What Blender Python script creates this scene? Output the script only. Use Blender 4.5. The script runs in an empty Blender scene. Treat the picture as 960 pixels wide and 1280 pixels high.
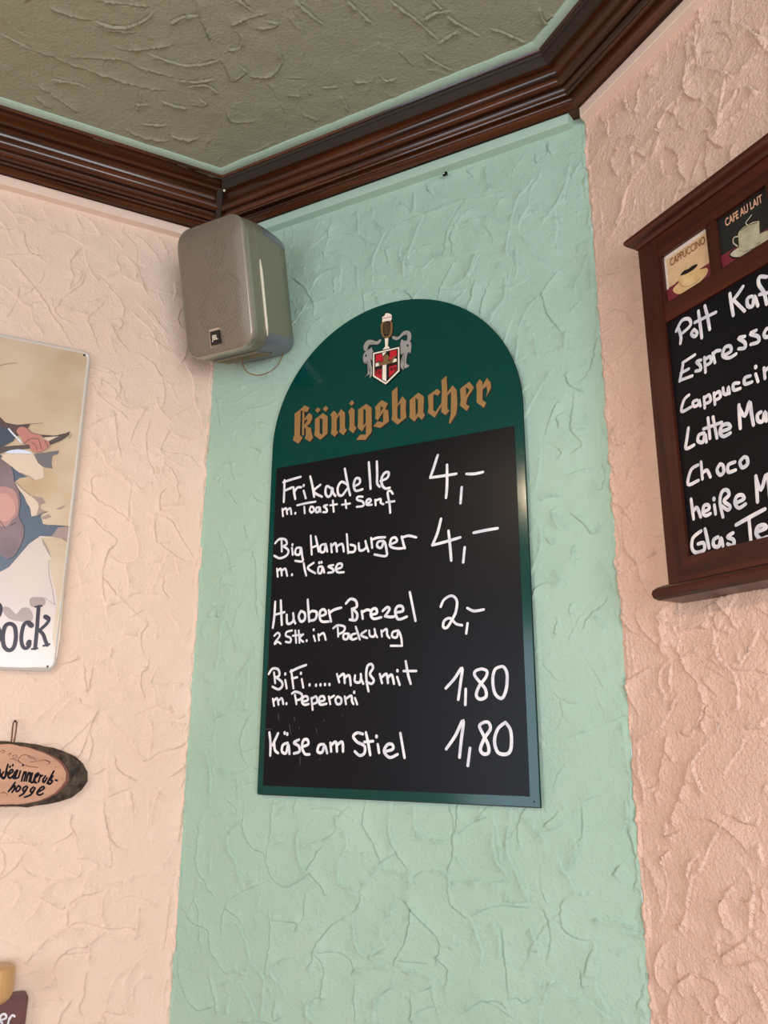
import bpy, bmesh, math, random
import numpy as np
from mathutils import Vector, Matrix
from mathutils.geometry import tessellate_polygon

SC = bpy.context.scene
COL = SC.collection
random.seed(7)

# ------------------------------------------------------------------ camera
FPX = 1000.0                                     # focal length for a 960 px wide frame
PITCH, ROLL = math.radians(15.55), math.radians(.29)
AZ_L, AZ_G, AZ_R = math.radians(62.98), math.radians(-61.73), math.radians(-26.06)
cp, sp, cr, sr = math.cos(PITCH), math.sin(PITCH), math.cos(ROLL), math.sin(ROLL)
_right, _fwd, _up = np.array([1, 0, 0.]), np.array([0, cp, sp]), np.array([0, -sp, cp])
CM = np.array([cr*_right+sr*_up, -sr*_right+cr*_up, _fwd])
CAM = np.array([0, 0, 1.6])
cd = bpy.data.cameras.new('camera')
cam = bpy.data.objects.new('camera', cd); COL.objects.link(cam)
m = Matrix(((CM[0][0], CM[1][0], -CM[2][0], CAM[0]), (CM[0][1], CM[1][1], -CM[2][1], CAM[1]),
            (CM[0][2], CM[1][2], -CM[2][2], CAM[2]), (0, 0, 0, 1)))
cam.matrix_world = m
cd.sensor_fit = 'HORIZONTAL'; cd.sensor_width = 36.0; cd.lens = FPX/960*36.0
cd.clip_start = .02
SC.camera = cam

# ------------------------------------------------------------------ view, world, lights
SC.view_settings.view_transform = 'Standard'; SC.view_settings.look = 'None'
SC.view_settings.exposure = 0.20; SC.view_settings.gamma = 1.0; SC.view_settings.use_curve_mapping = False
world = bpy.data.worlds.new('world'); SC.world = world; world.use_nodes = True
world.node_tree.nodes['Background'].inputs[0].default_value = (.62, .78, 1.0, 1)
world.node_tree.nodes['Background'].inputs[1].default_value = 1.2

def area(name, loc, target, size, size_y, power, color, spread=180):
    l = bpy.data.lights.new(name, 'AREA'); l.shape = 'RECTANGLE'; l.size = size; l.size_y = size_y
    l.energy = power; l.color = color; l.spread = math.radians(spread)
    o = bpy.data.objects.new(name, l); COL.objects.link(o); o.location = loc
    o.rotation_euler = (Vector(target)-Vector(loc)).to_track_quat('-Z', 'Y').to_euler()
    return o
# two windows behind the photographer: one in the wall facing the left wall, one in the wall facing the right wall
W1C, W1D = (0.77, -1.84, 1.55), (-.4543, .8909, 0)
W2C, W2D = (-1.94, -1.19, 1.50), (.8983, .4393, 0)
def window_light(name, c, d, w, h, power, color):
    c = np.array(c)+np.array(d)*.03
    return area(name, c, tuple(c+np.array(d)), w, h, power, color)
window_light('window_daylight', W1C, W1D, 1.50, 1.25, 57, (.86, .93, 1.0))
window_light('window_daylight', W2C, W2D, 1.10, 1.25, 22, (.74, .87, 1.0))
# warm lamp under the ceiling, left of and above the photographer
LAMP = (-.74, .12, 2.34)
lamp = bpy.data.lights.new('lamp_bulb', 'SPOT'); lamp.energy = 13.5; lamp.color = (1.0, .77, .54); lamp.shadow_soft_size = .05
lamp.spot_size = math.radians(176); lamp.spot_blend = .30     # an opaque shade keeps its light below the horizontal
lo = bpy.data.objects.new('lamp_bulb', lamp); COL.objects.link(lo); lo.location = LAMP

# ------------------------------------------------------------------ frames
class Plane:
    """a wall: origin K, u runs along it, v is height, h comes out into the room"""
    def __init__(s, K, du, n): s.K, s.du, s.n = np.array(K, float), np.array(du, float), np.array(n, float)
    def at(s, u, v, h=0): return s.K*np.array([1, 1, 0])+s.du*u+np.array([0, 0, v])+s.n*h
    def px(s, x, y, h=0):
        """where the sight line of the photograph's pixel meets the plane h in front of the wall"""
        d = np.array([(x-480)/FPX, (640-y)/FPX, 1.])@CM
        P = s.K*np.array([1, 1, 0])+s.n*h
        t = ((P-CAM)@s.n)/(d@s.n); q = CAM+d*t
        return float((q-P)@s.du), float(q[2])
    def poly(s, org, sc, txt, h=0):
        return [s.px(org[0]+x/sc, org[1]+y/sc, h) for x, y in pts(txt)]
def pts(txt):
    if not isinstance(txt, str): return txt
    return [tuple(float(c) for c in p.split(',')) for p in txt.split()]
KL = np.array([-0.32946, 1.41208, 0]); KR = np.array([0.31733, 1.06425, 0])
def mk(a, K, sgn):
    d = np.array([math.sin(a), math.cos(a), 0])*sgn; n = np.array([-d[1], d[0], 0])
    if (CAM-K)@n < 0: n = -n
    return Plane(K, d, n)
PL, PG, PR = mk(AZ_L, KL, -1), mk(AZ_G, KL, -1), mk(AZ_R, KR, -1)
WG = float(np.hypot(*(KR-KL)[:2]))
LW, RW = 2.6, 3.4
HC = 2.63                                        # ceiling height

# ------------------------------------------------------------------ objects
def tag(o, label=None, cat=None, group=None, kind=None):
    for k, v in (('label', label), ('category', cat), ('group', group), ('kind', kind)):
        if v: o[k] = v
    return o
def empty(name, loc, label, cat, group=None):
    o = bpy.data.objects.new(name, None); COL.objects.link(o); o.location = loc
    o.empty_display_size = .05
    return tag(o, label, cat, group)
def root_loc(o):
    while o.parent: o = o.parent
    return np.array(o.location)
class MB:
    def __init__(s): s.v, s.f, s.mi = [], [], []
    def add(s, vs, fs, mi=0):
        b = len(s.v); s.v += [tuple(map(float, v)) for v in vs]
        s.f += [tuple(i+b for i in f) for f in fs]; s.mi += [mi]*len(fs)
    def box(s, P, u0, u1, v0, v1, h0, h1, mi=0):
        c = [P.at(u, v, h) for h in (h0, h1) for v in (v0, v1) for u in (u0, u1)]
        s.add(c, [(0, 1, 3, 2), (4, 6, 7, 5), (0, 4, 5, 1), (2, 3, 7, 6), (0, 2, 6, 4), (1, 5, 7, 3)], mi)
    def plate(s, P, outline, h0, h1, holes=(), mi=0):
        loops = [outline]+list(holes); flat = [p for l in loops for p in l]
        tris = tessellate_polygon([[Vector((p[0], p[1], 0)) for p in l] for l in loops])
        n = len(flat)
        vs = [P.at(u, v, h1) for u, v in flat]+[P.at(u, v, h0) for u, v in flat]
        fs = []
        for t in tris:
            a, b, c = (np.array(vs[i]) for i in t)
            if np.dot(np.cross(b-a, c-a), P.n) < 0: t = (t[0], t[2], t[1])
            fs.append(tuple(t)); fs.append((t[2]+n, t[1]+n, t[0]+n))
        k = 0
        for l in loops:
            for i in range(len(l)): fs.append((k+i, k+(i+1) % len(l), k+(i+1) % len(l)+n, k+i+n))
            k += len(l)
        s.add(vs, fs, mi)
    def ribbon(s, P, line, w, h0, dome=.0003, closed=False, smooth=True, mi=0, taper=0):
        p = [np.array(q, float) for q in line]
        if len(p) == 1: p = [p[0]+np.array([0, w*.12]), p[0]-np.array([0, w*.12])]
        if smooth and len(p) > 2: p = catmull(p, closed)
        n = len(p)
        L, R = [], []
        for i in range(n):
            a = p[(i-1) % n] if closed or i else p[0]; b = p[(i+1) % n] if closed or i < n-1 else p[-1]
            t = b-a; t = t/(np.linalg.norm(t)+1e-12); q = np.array([-t[1], t[0]])
            ww = w*(1-taper*abs(2*i/max(1, n-1)-1)**2)
            L.append(p[i]+q*ww/2); R.append(p[i]-q*ww/2)
        vs = []; fs = []
        for i in range(n): vs += [P.at(*L[i], h0), P.at(*p[i], h0+dome), P.at(*R[i], h0)]
        for i in range(n if closed else n-1):
            j = (i+1) % n
            fs += [(3*i, 3*i+1, 3*j+1, 3*j), (3*i+1, 3*i+2, 3*j+2, 3*j+1)]
        s.add(vs, fs, mi)
        if not closed:
            ww = w*(1-taper)
            for e, o in ((0, 1), (n-1, n-2)):
                t = p[e]-p[o]; t = t/(np.linalg.norm(t)+1e-12); q = np.array([-t[1], t[0]])
                ring = [p[e]+(q*math.cos(a)+t*math.sin(a))*ww/2 for a in np.linspace(0, math.pi, 7)]
                s.add([P.at(*p[e], h0+dome)]+[P.at(*r, h0) for r in ring], [(0, k+1, k+2) for k in range(6)], mi)
    def disc(s, P, c, r, h0, h1, n=16, mi=0, ru=None):
        ring = [(c[0]+(ru or r)*math.cos(2*math.pi*k/n), c[1]+r*math.sin(2*math.pi*k/n)) for k in range(n)]
        s.plate(P, ring, h0, h1, mi=mi)
    def tube(s, pts3, r, n=8, mi=0, caps=True):
        p = [np.array(q, float) for q in pts3]; ringi = []
        up = np.array([.123, .27, .95])
        for i in range(len(p)):
            t = p[min(i+1, len(p)-1)]-p[max(i-1, 0)]; t = t/np.linalg.norm(t)
            a = np.cross(t, up); a /= np.linalg.norm(a); b = np.cross(t, a)
            rr = r[i] if isinstance(r, (list, tuple)) else r
            ringi.append([p[i]+(a*math.cos(2*math.pi*k/n)+b*math.sin(2*math.pi*k/n))*rr for k in range(n)])
        vs = [q for ring in ringi for q in ring]
        fs = [(i*n+k, i*n+(k+1) % n, (i+1)*n+(k+1) % n, (i+1)*n+k) for i in range(len(p)-1) for k in range(n)]
        if caps: fs += [tuple(range(n)), tuple((len(p)-1)*n+k for k in range(n))[::-1]]
        s.add(vs, fs, mi)
    def build(s, name, mats, parent=None, smooth=None, label=None, bevel=0):
        me = bpy.data.meshes.new(name)
        off = root_loc(parent) if parent else np.zeros(3)
        me.from_pydata([tuple(np.array(v)-off) for v in s.v], [], s.f)
        if not isinstance(mats, (list, tuple)): mats = [mats]
        for mt in mats: me.materials.append(mt)
        if len(mats) > 1: me.polygons.foreach_set('material_index', s.mi)
        bm = bmesh.new(); bm.from_mesh(me)
        bmesh.ops.recalc_face_normals(bm, faces=bm.faces)
        if bevel:
            bmesh.ops.bevel(bm, geom=[e for e in bm.edges if len(e.link_faces) == 2 and e.calc_face_angle(0) > .7],
                            offset=bevel, segments=2, profile=.6, affect='EDGES')
        bm.to_mesh(me); bm.free()
        if smooth:
            me.polygons.foreach_set('use_smooth', [True]*len(me.polygons))
            me.set_sharp_from_angle(angle=math.radians(smooth))
        me.update()
        o = bpy.data.objects.new(name, me); COL.objects.link(o)
        if parent: o.parent = parent
        if label: o['label'] = label
        return o
def catmull(p, closed=False, k=5):
    n = len(p); out = []
    for i in range(n if closed else n-1):
        if closed: a, b, c, d = p[(i-1) % n], p[i], p[(i+1) % n], p[(i+2) % n]
        else: a, b, c, d = p[max(i-1, 0)], p[i], p[i+1], p[min(i+2, n-1)]
        for j in range(k):
            t = j/k
            out.append(.5*((2*b)+(-a+c)*t+(2*a-5*b+4*c-d)*t*t+(-a+3*b-3*c+d)*t**3))
    if not closed: out.append(p[-1])
    return out

# ------------------------------------------------------------------ materials
def srgb(r, g, b):
    f = lambda c: (c/255/12.92) if c/255 <= .04045 else ((c/255+.055)/1.055)**2.4
    return (f(r), f(g), f(b), 1)
def mat(name, col, rough=.5, metal=0, spec=.5, coat=0, bump=None, vary=None, alpha=None):
    """bump: list of (scale, strength, distance); vary: (scale, second colour, contrast)"""
    mt = bpy.data.materials.new(name); mt.use_nodes = True
    nt = mt.node_tree; b = nt.nodes['Principled BSDF']
    b.inputs['Base Color'].default_value = col; b.inputs['Roughness'].default_value = rough
    b.inputs['Metallic'].default_value = metal; b.inputs['Specular IOR Level'].default_value = spec
    b.inputs['Coat Weight'].default_value = coat; b.inputs['Coat Roughness'].default_value = .12
    tc = nt.nodes.new('ShaderNodeTexCoord')
    if vary:
        nz = nt.nodes.new('ShaderNodeTexNoise'); nz.inputs['Scale'].default_value = vary[0]; nz.inputs['Detail'].default_value = 6
        mp = nt.nodes.new('ShaderNodeMapping')
        if len(vary) > 3: mp.inputs['Scale'].default_value = vary[3]
        nt.links.new(tc.outputs['Object'], mp.inputs[0]); nt.links.new(mp.outputs[0], nz.inputs['Vector'])
        rp = nt.nodes.new('ShaderNodeValToRGB'); rp.color_ramp.elements[0].position = .5-vary[2]; rp.color_ramp.elements[1].position = .5+vary[2]
        rp.color_ramp.elements[0].color = col; rp.color_ramp.elements[1].color = vary[1]
        nt.links.new(nz.outputs['Fac'], rp.inputs[0]); nt.links.new(rp.outputs[0], b.inputs['Base Color'])
    prev = None
    for sc_, st, di in (bump or []):
        nz = nt.nodes.new('ShaderNodeTexNoise'); nz.inputs['Scale'].default_value = sc_; nz.inputs['Detail'].default_value = 4
        bp = nt.nodes.new('ShaderNodeBump'); bp.inputs['Strength'].default_value = st; bp.inputs['Distance'].default_value = di
        nt.links.new(tc.outputs['Object'], nz.inputs['Vector']); nt.links.new(nz.outputs['Fac'], bp.inputs['Height'])
        if prev: nt.links.new(prev.outputs[0], bp.inputs['Normal'])
        prev = bp
    if prev: nt.links.new(prev.outputs[0], b.inputs['Normal'])
    return mt
def wood(name, c1, c2, du, rough=.3, coat=.6, scale=9, stretch=14, bump=.0004, spec=.5):
    """grain that runs along the direction du"""
    mt = mat(name, c1, rough, coat=coat, spec=spec); nt = mt.node_tree; b = nt.nodes['Principled BSDF']
    tc = nt.nodes.new('ShaderNodeTexCoord'); mp = nt.nodes.new('ShaderNodeMapping'); mp.vector_type = 'TEXTURE'
    q = Vector(du).to_track_quat('X', 'Z').to_euler(); mp.inputs['Rotation'].default_value = q
    mp.inputs['Scale'].default_value = (stretch, 1, 1)
    nt.links.new(tc.outputs['Object'], mp.inputs[0])
    nz = nt.nodes.new('ShaderNodeTexNoise'); nz.inputs['Scale'].default_value = scale*16; nz.inputs['Detail'].default_value = 5
    nz.inputs['Distortion'].default_value = .6
    nt.links.new(mp.outputs[0], nz.inputs['Vector'])
    rp = nt.nodes.new('ShaderNodeValToRGB'); rp.color_ramp.elements[0].position = .32; rp.color_ramp.elements[1].position = .72
    rp.color_ramp.elements[0].color = c1; rp.color_ramp.elements[1].color = c2
    nt.links.new(nz.outputs['Fac'], rp.inputs[0]); nt.links.new(rp.outputs[0], b.inputs['Base Color'])
    bp = nt.nodes.new('ShaderNodeBump'); bp.inputs['Strength'].default_value = .5; bp.inputs['Distance'].default_value = bump
    nt.links.new(nz.outputs['Fac'], bp.inputs['Height']); nt.links.new(bp.outputs[0], b.inputs['Normal'])
    return mt
PEACH, MINT = srgb(233, 206, 187), srgb(170, 195, 177)
stucco = [(260, .6, .0022), (620, .5, .0014)]
M = dict(
    peach=mat('peach_plaster', PEACH, .7, spec=.35, bump=stucco, vary=(5, srgb(228, 198, 176), .25)),
    peach_r=mat('peach_plaster_right', srgb(236, 201, 182), .7, spec=.35, bump=[(240, .9, .0034), (560, .7, .0016)], vary=(5, srgb(230, 192, 170), .25)),
    mint=mat('mint_plaster', MINT, .7, spec=.35, bump=stucco, vary=(5, srgb(160, 187, 167), .25)),
    mint_shaded=mat('shaded_mint_ceiling_plaster', srgb(150, 150, 126), .75, spec=.25, bump=[(260, .6, .0024), (600, .4, .0012)]),  # mint paint; ceiling shade and warm floor bounce put into the olive colour
    peach_t=mat('peach_paint', PEACH, .5, bump=[(60, .15, .002)]), mint_t=mat('mint_paint', MINT, .5, bump=[(60, .15, .002)]),
    duct=mat('brown_plastic', srgb(48, 38, 30), .6, spec=.25, bump=[(200, .1, .0005)]),
    filler=mat('white_filler', srgb(225, 220, 210), .8),
    panel=mat('green_enamel', srgb(0, 60, 54), .13, spec=.3, bump=[(14, .03, .004)]),
    black=mat('black_chalkboard', srgb(18, 18, 21), .32, spec=.11, bump=[(500, .06, .0003)], vary=(7, srgb(22, 22, 26), .2)),
    edge=mat('black_edge', srgb(12, 14, 14), .5),
    white=mat('white_marker', srgb(236, 232, 232), .55, vary=(60, srgb(205, 205, 216), .12)),
    gold=mat('gold_print', srgb(150, 112, 62), .45, metal=.1), ink=mat('black_print', srgb(8, 9, 9), .4),
    cream=mat('cream_print', srgb(238, 225, 205), .4), red=mat('red_print', srgb(190, 22, 40), .4),
    grey=mat('grey_print', srgb(152, 147, 140), .4), lion=mat('ochre_print', srgb(122, 92, 55), .4),
    steel=mat('screw_steel', srgb(150, 150, 150), .3, metal=1),
)
M['dark_screw'] = mat('dark_screw', srgb(25, 20, 18), .5, metal=.5)

# ------------------------------------------------------------------ plaster relief
ST = .0015
def smooth_noise(shape, cell, rng):
    h, w = shape; gh, gw = int(h/cell)+4, int(w/cell)+4
    g = rng.random((gh, gw))*2-1
    y = np.arange(h)/cell; x = np.arange(w)/cell
    yi, xi = y.astype(int), x.astype(int); fy, fx = y-yi, x-xi
    fy = fy*fy*(3-2*fy); fx = fx*fx*(3-2*fx)
    a = g[yi][:, xi]; b = g[yi][:, xi+1]; c = g[yi+1][:, xi]; d = g[yi+1][:, xi+1]
    return (a*(1-fx)+b*fx)*(1-fy)[:, None]+(c*(1-fx)+d*fx)*fy[:, None]
class Relief:
    def __init__(s, u0, u1, v0, v1, seed):
        s.u0, s.v0 = u0, v0; s.w, s.h = int((u1-u0)/ST)+1, int((v1-v0)/ST)+1
        s.rng = np.random.default_rng(seed); s.z = np.zeros((s.h, s.w)); s.done = []
        s.n1 = smooth_noise((s.h, s.w), 3.1, s.rng); s.n2 = smooth_noise((s.h, s.w), 9, s.rng); s.n3 = smooth_noise((s.h, s.w), 26, s.rng)
    def line(s, P, amp=.0014, side=None, jit=.0010, width=.0010, step=1.0):
        P = [np.array(p) for p in P]
        if len(P) > 2: P = catmull(P, k=4)
        P = np.array(P); s.done.append(P)
        side = side if side is not None else (1 if s.rng.random() < .5 else -1)
        pad = .03
        a0, a1 = P.min(0)-pad, P.max(0)+pad
        i0, i1 = max(0, int((a0[0]-s.u0)/ST)), min(s.w, int((a1[0]-s.u0)/ST)+1)
        j0, j1 = max(0, int((a0[1]-s.v0)/ST)), min(s.h, int((a1[1]-s.v0)/ST)+1)
        if i1 <= i0+1 or j1 <= j0+1: return
        U = s.u0+np.arange(i0, i1)*ST; V = s.v0+np.arange(j0, j1)*ST
        n1, n2 = s.n1[j0:j1, i0:i1], s.n2[j0:j1, i0:i1]
        UU, VV = np.meshgrid(U, V)
        UU = UU+(n1*.5+n2)*jit; VV = VV+(n2*.6-n1*.5)*jit
        best = np.full(UU.shape, 1e9); sg = np.zeros(UU.shape); tt = np.zeros(UU.shape)
        L = len(P)-1
        for k in range(L):
            A, B = P[k], P[k+1]; d = B-A; l2 = d@d+1e-15
            t = np.clip(((UU-A[0])*d[0]+(VV-A[1])*d[1])/l2, 0, 1)
            dx, dy = UU-A[0]-t*d[0], VV-A[1]-t*d[1]; q = dx*dx+dy*dy
            mk_ = q < best
            best[mk_] = q[mk_]; sg[mk_] = np.sign(d[0]*dy-d[1]*dx)[mk_]; tt[mk_] = ((k+t)/L)[mk_]
        D = np.sqrt(best)
        env = np.clip(np.minimum(tt, 1-tt)*6+.25, 0, 1)*(.75+.45*n2)
        ridge = np.exp(-(D/width)**2)
        st = np.where(sg*side > 0, np.exp(-D/.0075), 0)*np.where(D < pad*.9, 1, 0)*(1-np.exp(-(D/.0006)**2)*.5)
        crease = np.where(sg*side < 0, np.exp(-((D-width*1.3)/.0009)**2), 0)
        s.z[j0:j1, i0:i1] += amp*env*(ridge*(.6+.45*n1)+step*st-.45*crease)
    def fill(s, n, amp, free, lmin=.03, lmax=.11, prefer=None):
        """trowel edges where no edge has been laid yet"""
        for _ in range(n):
            c = np.array([s.u0+s.rng.random()*s.w*ST, s.v0+s.rng.random()*s.h*ST])
            if s.done and free > 0 and min(((q-c)**2).sum(1).min() for q in s.done) < free**2: continue
            a = s.rng.random()*2*math.pi if prefer is None else prefer+s.rng.normal()*.5
            L = s.rng.uniform(lmin, lmax); cur = s.rng.normal()*14; n_ = 6
            P = [c]
            for k in range(n_):
                a += cur*L/n_+s.rng.normal()*.18
                P.append(P[-1]+np.array([math.cos(a), math.sin(a)])*L/n_)
            s.line(P, amp*s.rng.uniform(.5, 1.2))
    def crumbs(s, n, amp):
        for _ in range(n):
            if s.done and s.rng.random() < .8:
                q = s.done[s.rng.integers(len(s.done))]; c = q[s.rng.integers(len(q))]+s.rng.normal(size=2)*.004
            else: c = np.array([s.u0+s.rng.random()*s.w*ST, s.v0+s.rng.random()*s.h*ST])
            r = s.rng.uniform(.0012, .0035); i, j = int((c[0]-s.u0)/ST), int((c[1]-s.v0)/ST); k = 4
            if i < k or j < k or i >= s.w-k or j >= s.h-k: continue
            x = (np.arange(-k, k+1))*ST; X, Y = np.meshgrid(x, x)
            s.z[j-k:j+k+1, i-k:i+k+1] += amp*s.rng.uniform(.3, 1)*np.exp(-(X*X+Y*Y*s.rng.uniform(.5, 2))/(r*r))
    def finish(s):
        s.z += .0008*s.n3+.00016*s.n1+.00026*s.n2
        s.z += .0007*smooth_noise(s.z.shape, 70, s.rng)
        s.z -= np.percentile(s.z, .5); s.z = np.maximum(s.z, -.0005); s.z = np.where(s.z > .0055, .0055+(s.z-.0055)*.4, s.z); s.z = np.minimum(s.z, .0072); return s
def relief_mesh(name, R, place, extent, material):
    """R's grid plus a coarse skirt out to extent=(u0,u1,v0,v1); place(U,V,H) -> Nx3"""
    fe = np.clip(np.minimum.outer(np.minimum(np.arange(R.h), np.arange(R.h)[::-1]), np.minimum(np.arange(R.w), np.arange(R.w)[::-1]))/24., 0, 1)
    keep = np.ones_like(fe)
    if extent[1] > R.u0+R.w*ST+.01: keep[:, R.w//2:] = fe[:, R.w//2:]
    if extent[0] < R.u0-.01: keep[:, :R.w//2] = fe[:, :R.w//2]
    keep[:R.h//2] = np.minimum(keep[:R.h//2], np.clip(np.arange(R.h//2)/24., 0, 1)[:, None])
    R.z = R.z*keep+float(np.median(R.z))*(1-keep)
    us = R.u0+np.arange(R.w)*ST; vs = R.v0+np.arange(R.h)*ST
    def skirt(a, b, n=6): return list(np.linspace(a, b, n+1))
    pre_u = skirt(extent[0], us[0])[:-1] if extent[0] < us[0]-1e-6 else []
    post_u = skirt(us[-1], extent[1], 12)[1:] if extent[1] > us[-1]+1e-6 else []
    pre_v = skirt(extent[2], vs[0])[:-1] if extent[2] < vs[0]-1e-6 else []
    post_v = skirt(vs[-1], extent[3])[1:] if extent[3] > vs[-1]+1e-6 else []
    U = np.concatenate([pre_u, us, post_u]); V = np.concatenate([pre_v, vs, post_v])
    H = np.pad(R.z, ((len(pre_v), len(post_v)), (len(pre_u), len(post_u))), mode='edge')
    UU, VV = np.meshgrid(U, V)
    mw = None
    if isinstance(place, Plane):
        mw = Matrix(((place.du[0], 0, place.n[0], place.K[0]), (place.du[1], 0, place.n[1], place.K[1]), (0, 1, 0, 0), (0, 0, 0, 1)))
        co = np.stack([UU.ravel(), VV.ravel(), H.ravel()], 1)
    else: co = place(UU.ravel(), VV.ravel(), H.ravel())
    nu, nv = len(U), len(V)
    i = (np.arange(nv-1)[:, None]*nu+np.arange(nu-1)[None, :]).ravel()
    f = np.stack([i, i+1, i+nu+1, i+nu], 1).astype(np.int32)
    me = bpy.data.meshes.new(name); me.vertices.add(len(co)); me.vertices.foreach_set('co', co.ravel().astype(np.float32))
    me.loops.add(f.size); me.loops.foreach_set('vertex_index', f.ravel())
    me.polygons.add(len(f)); me.polygons.foreach_set('loop_start', np.arange(0, f.size, 4, dtype=np.int32))
    me.polygons.foreach_set('use_smooth', np.ones(len(f), dtype=bool))
    me.update(calc_edges=True); me.validate()
    me.materials.append(material)
    o = bpy.data.objects.new(name, me); COL.objects.link(o); o['kind'] = 'structure'
    if mw is not None: o.matrix_world = mw
    return o
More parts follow.
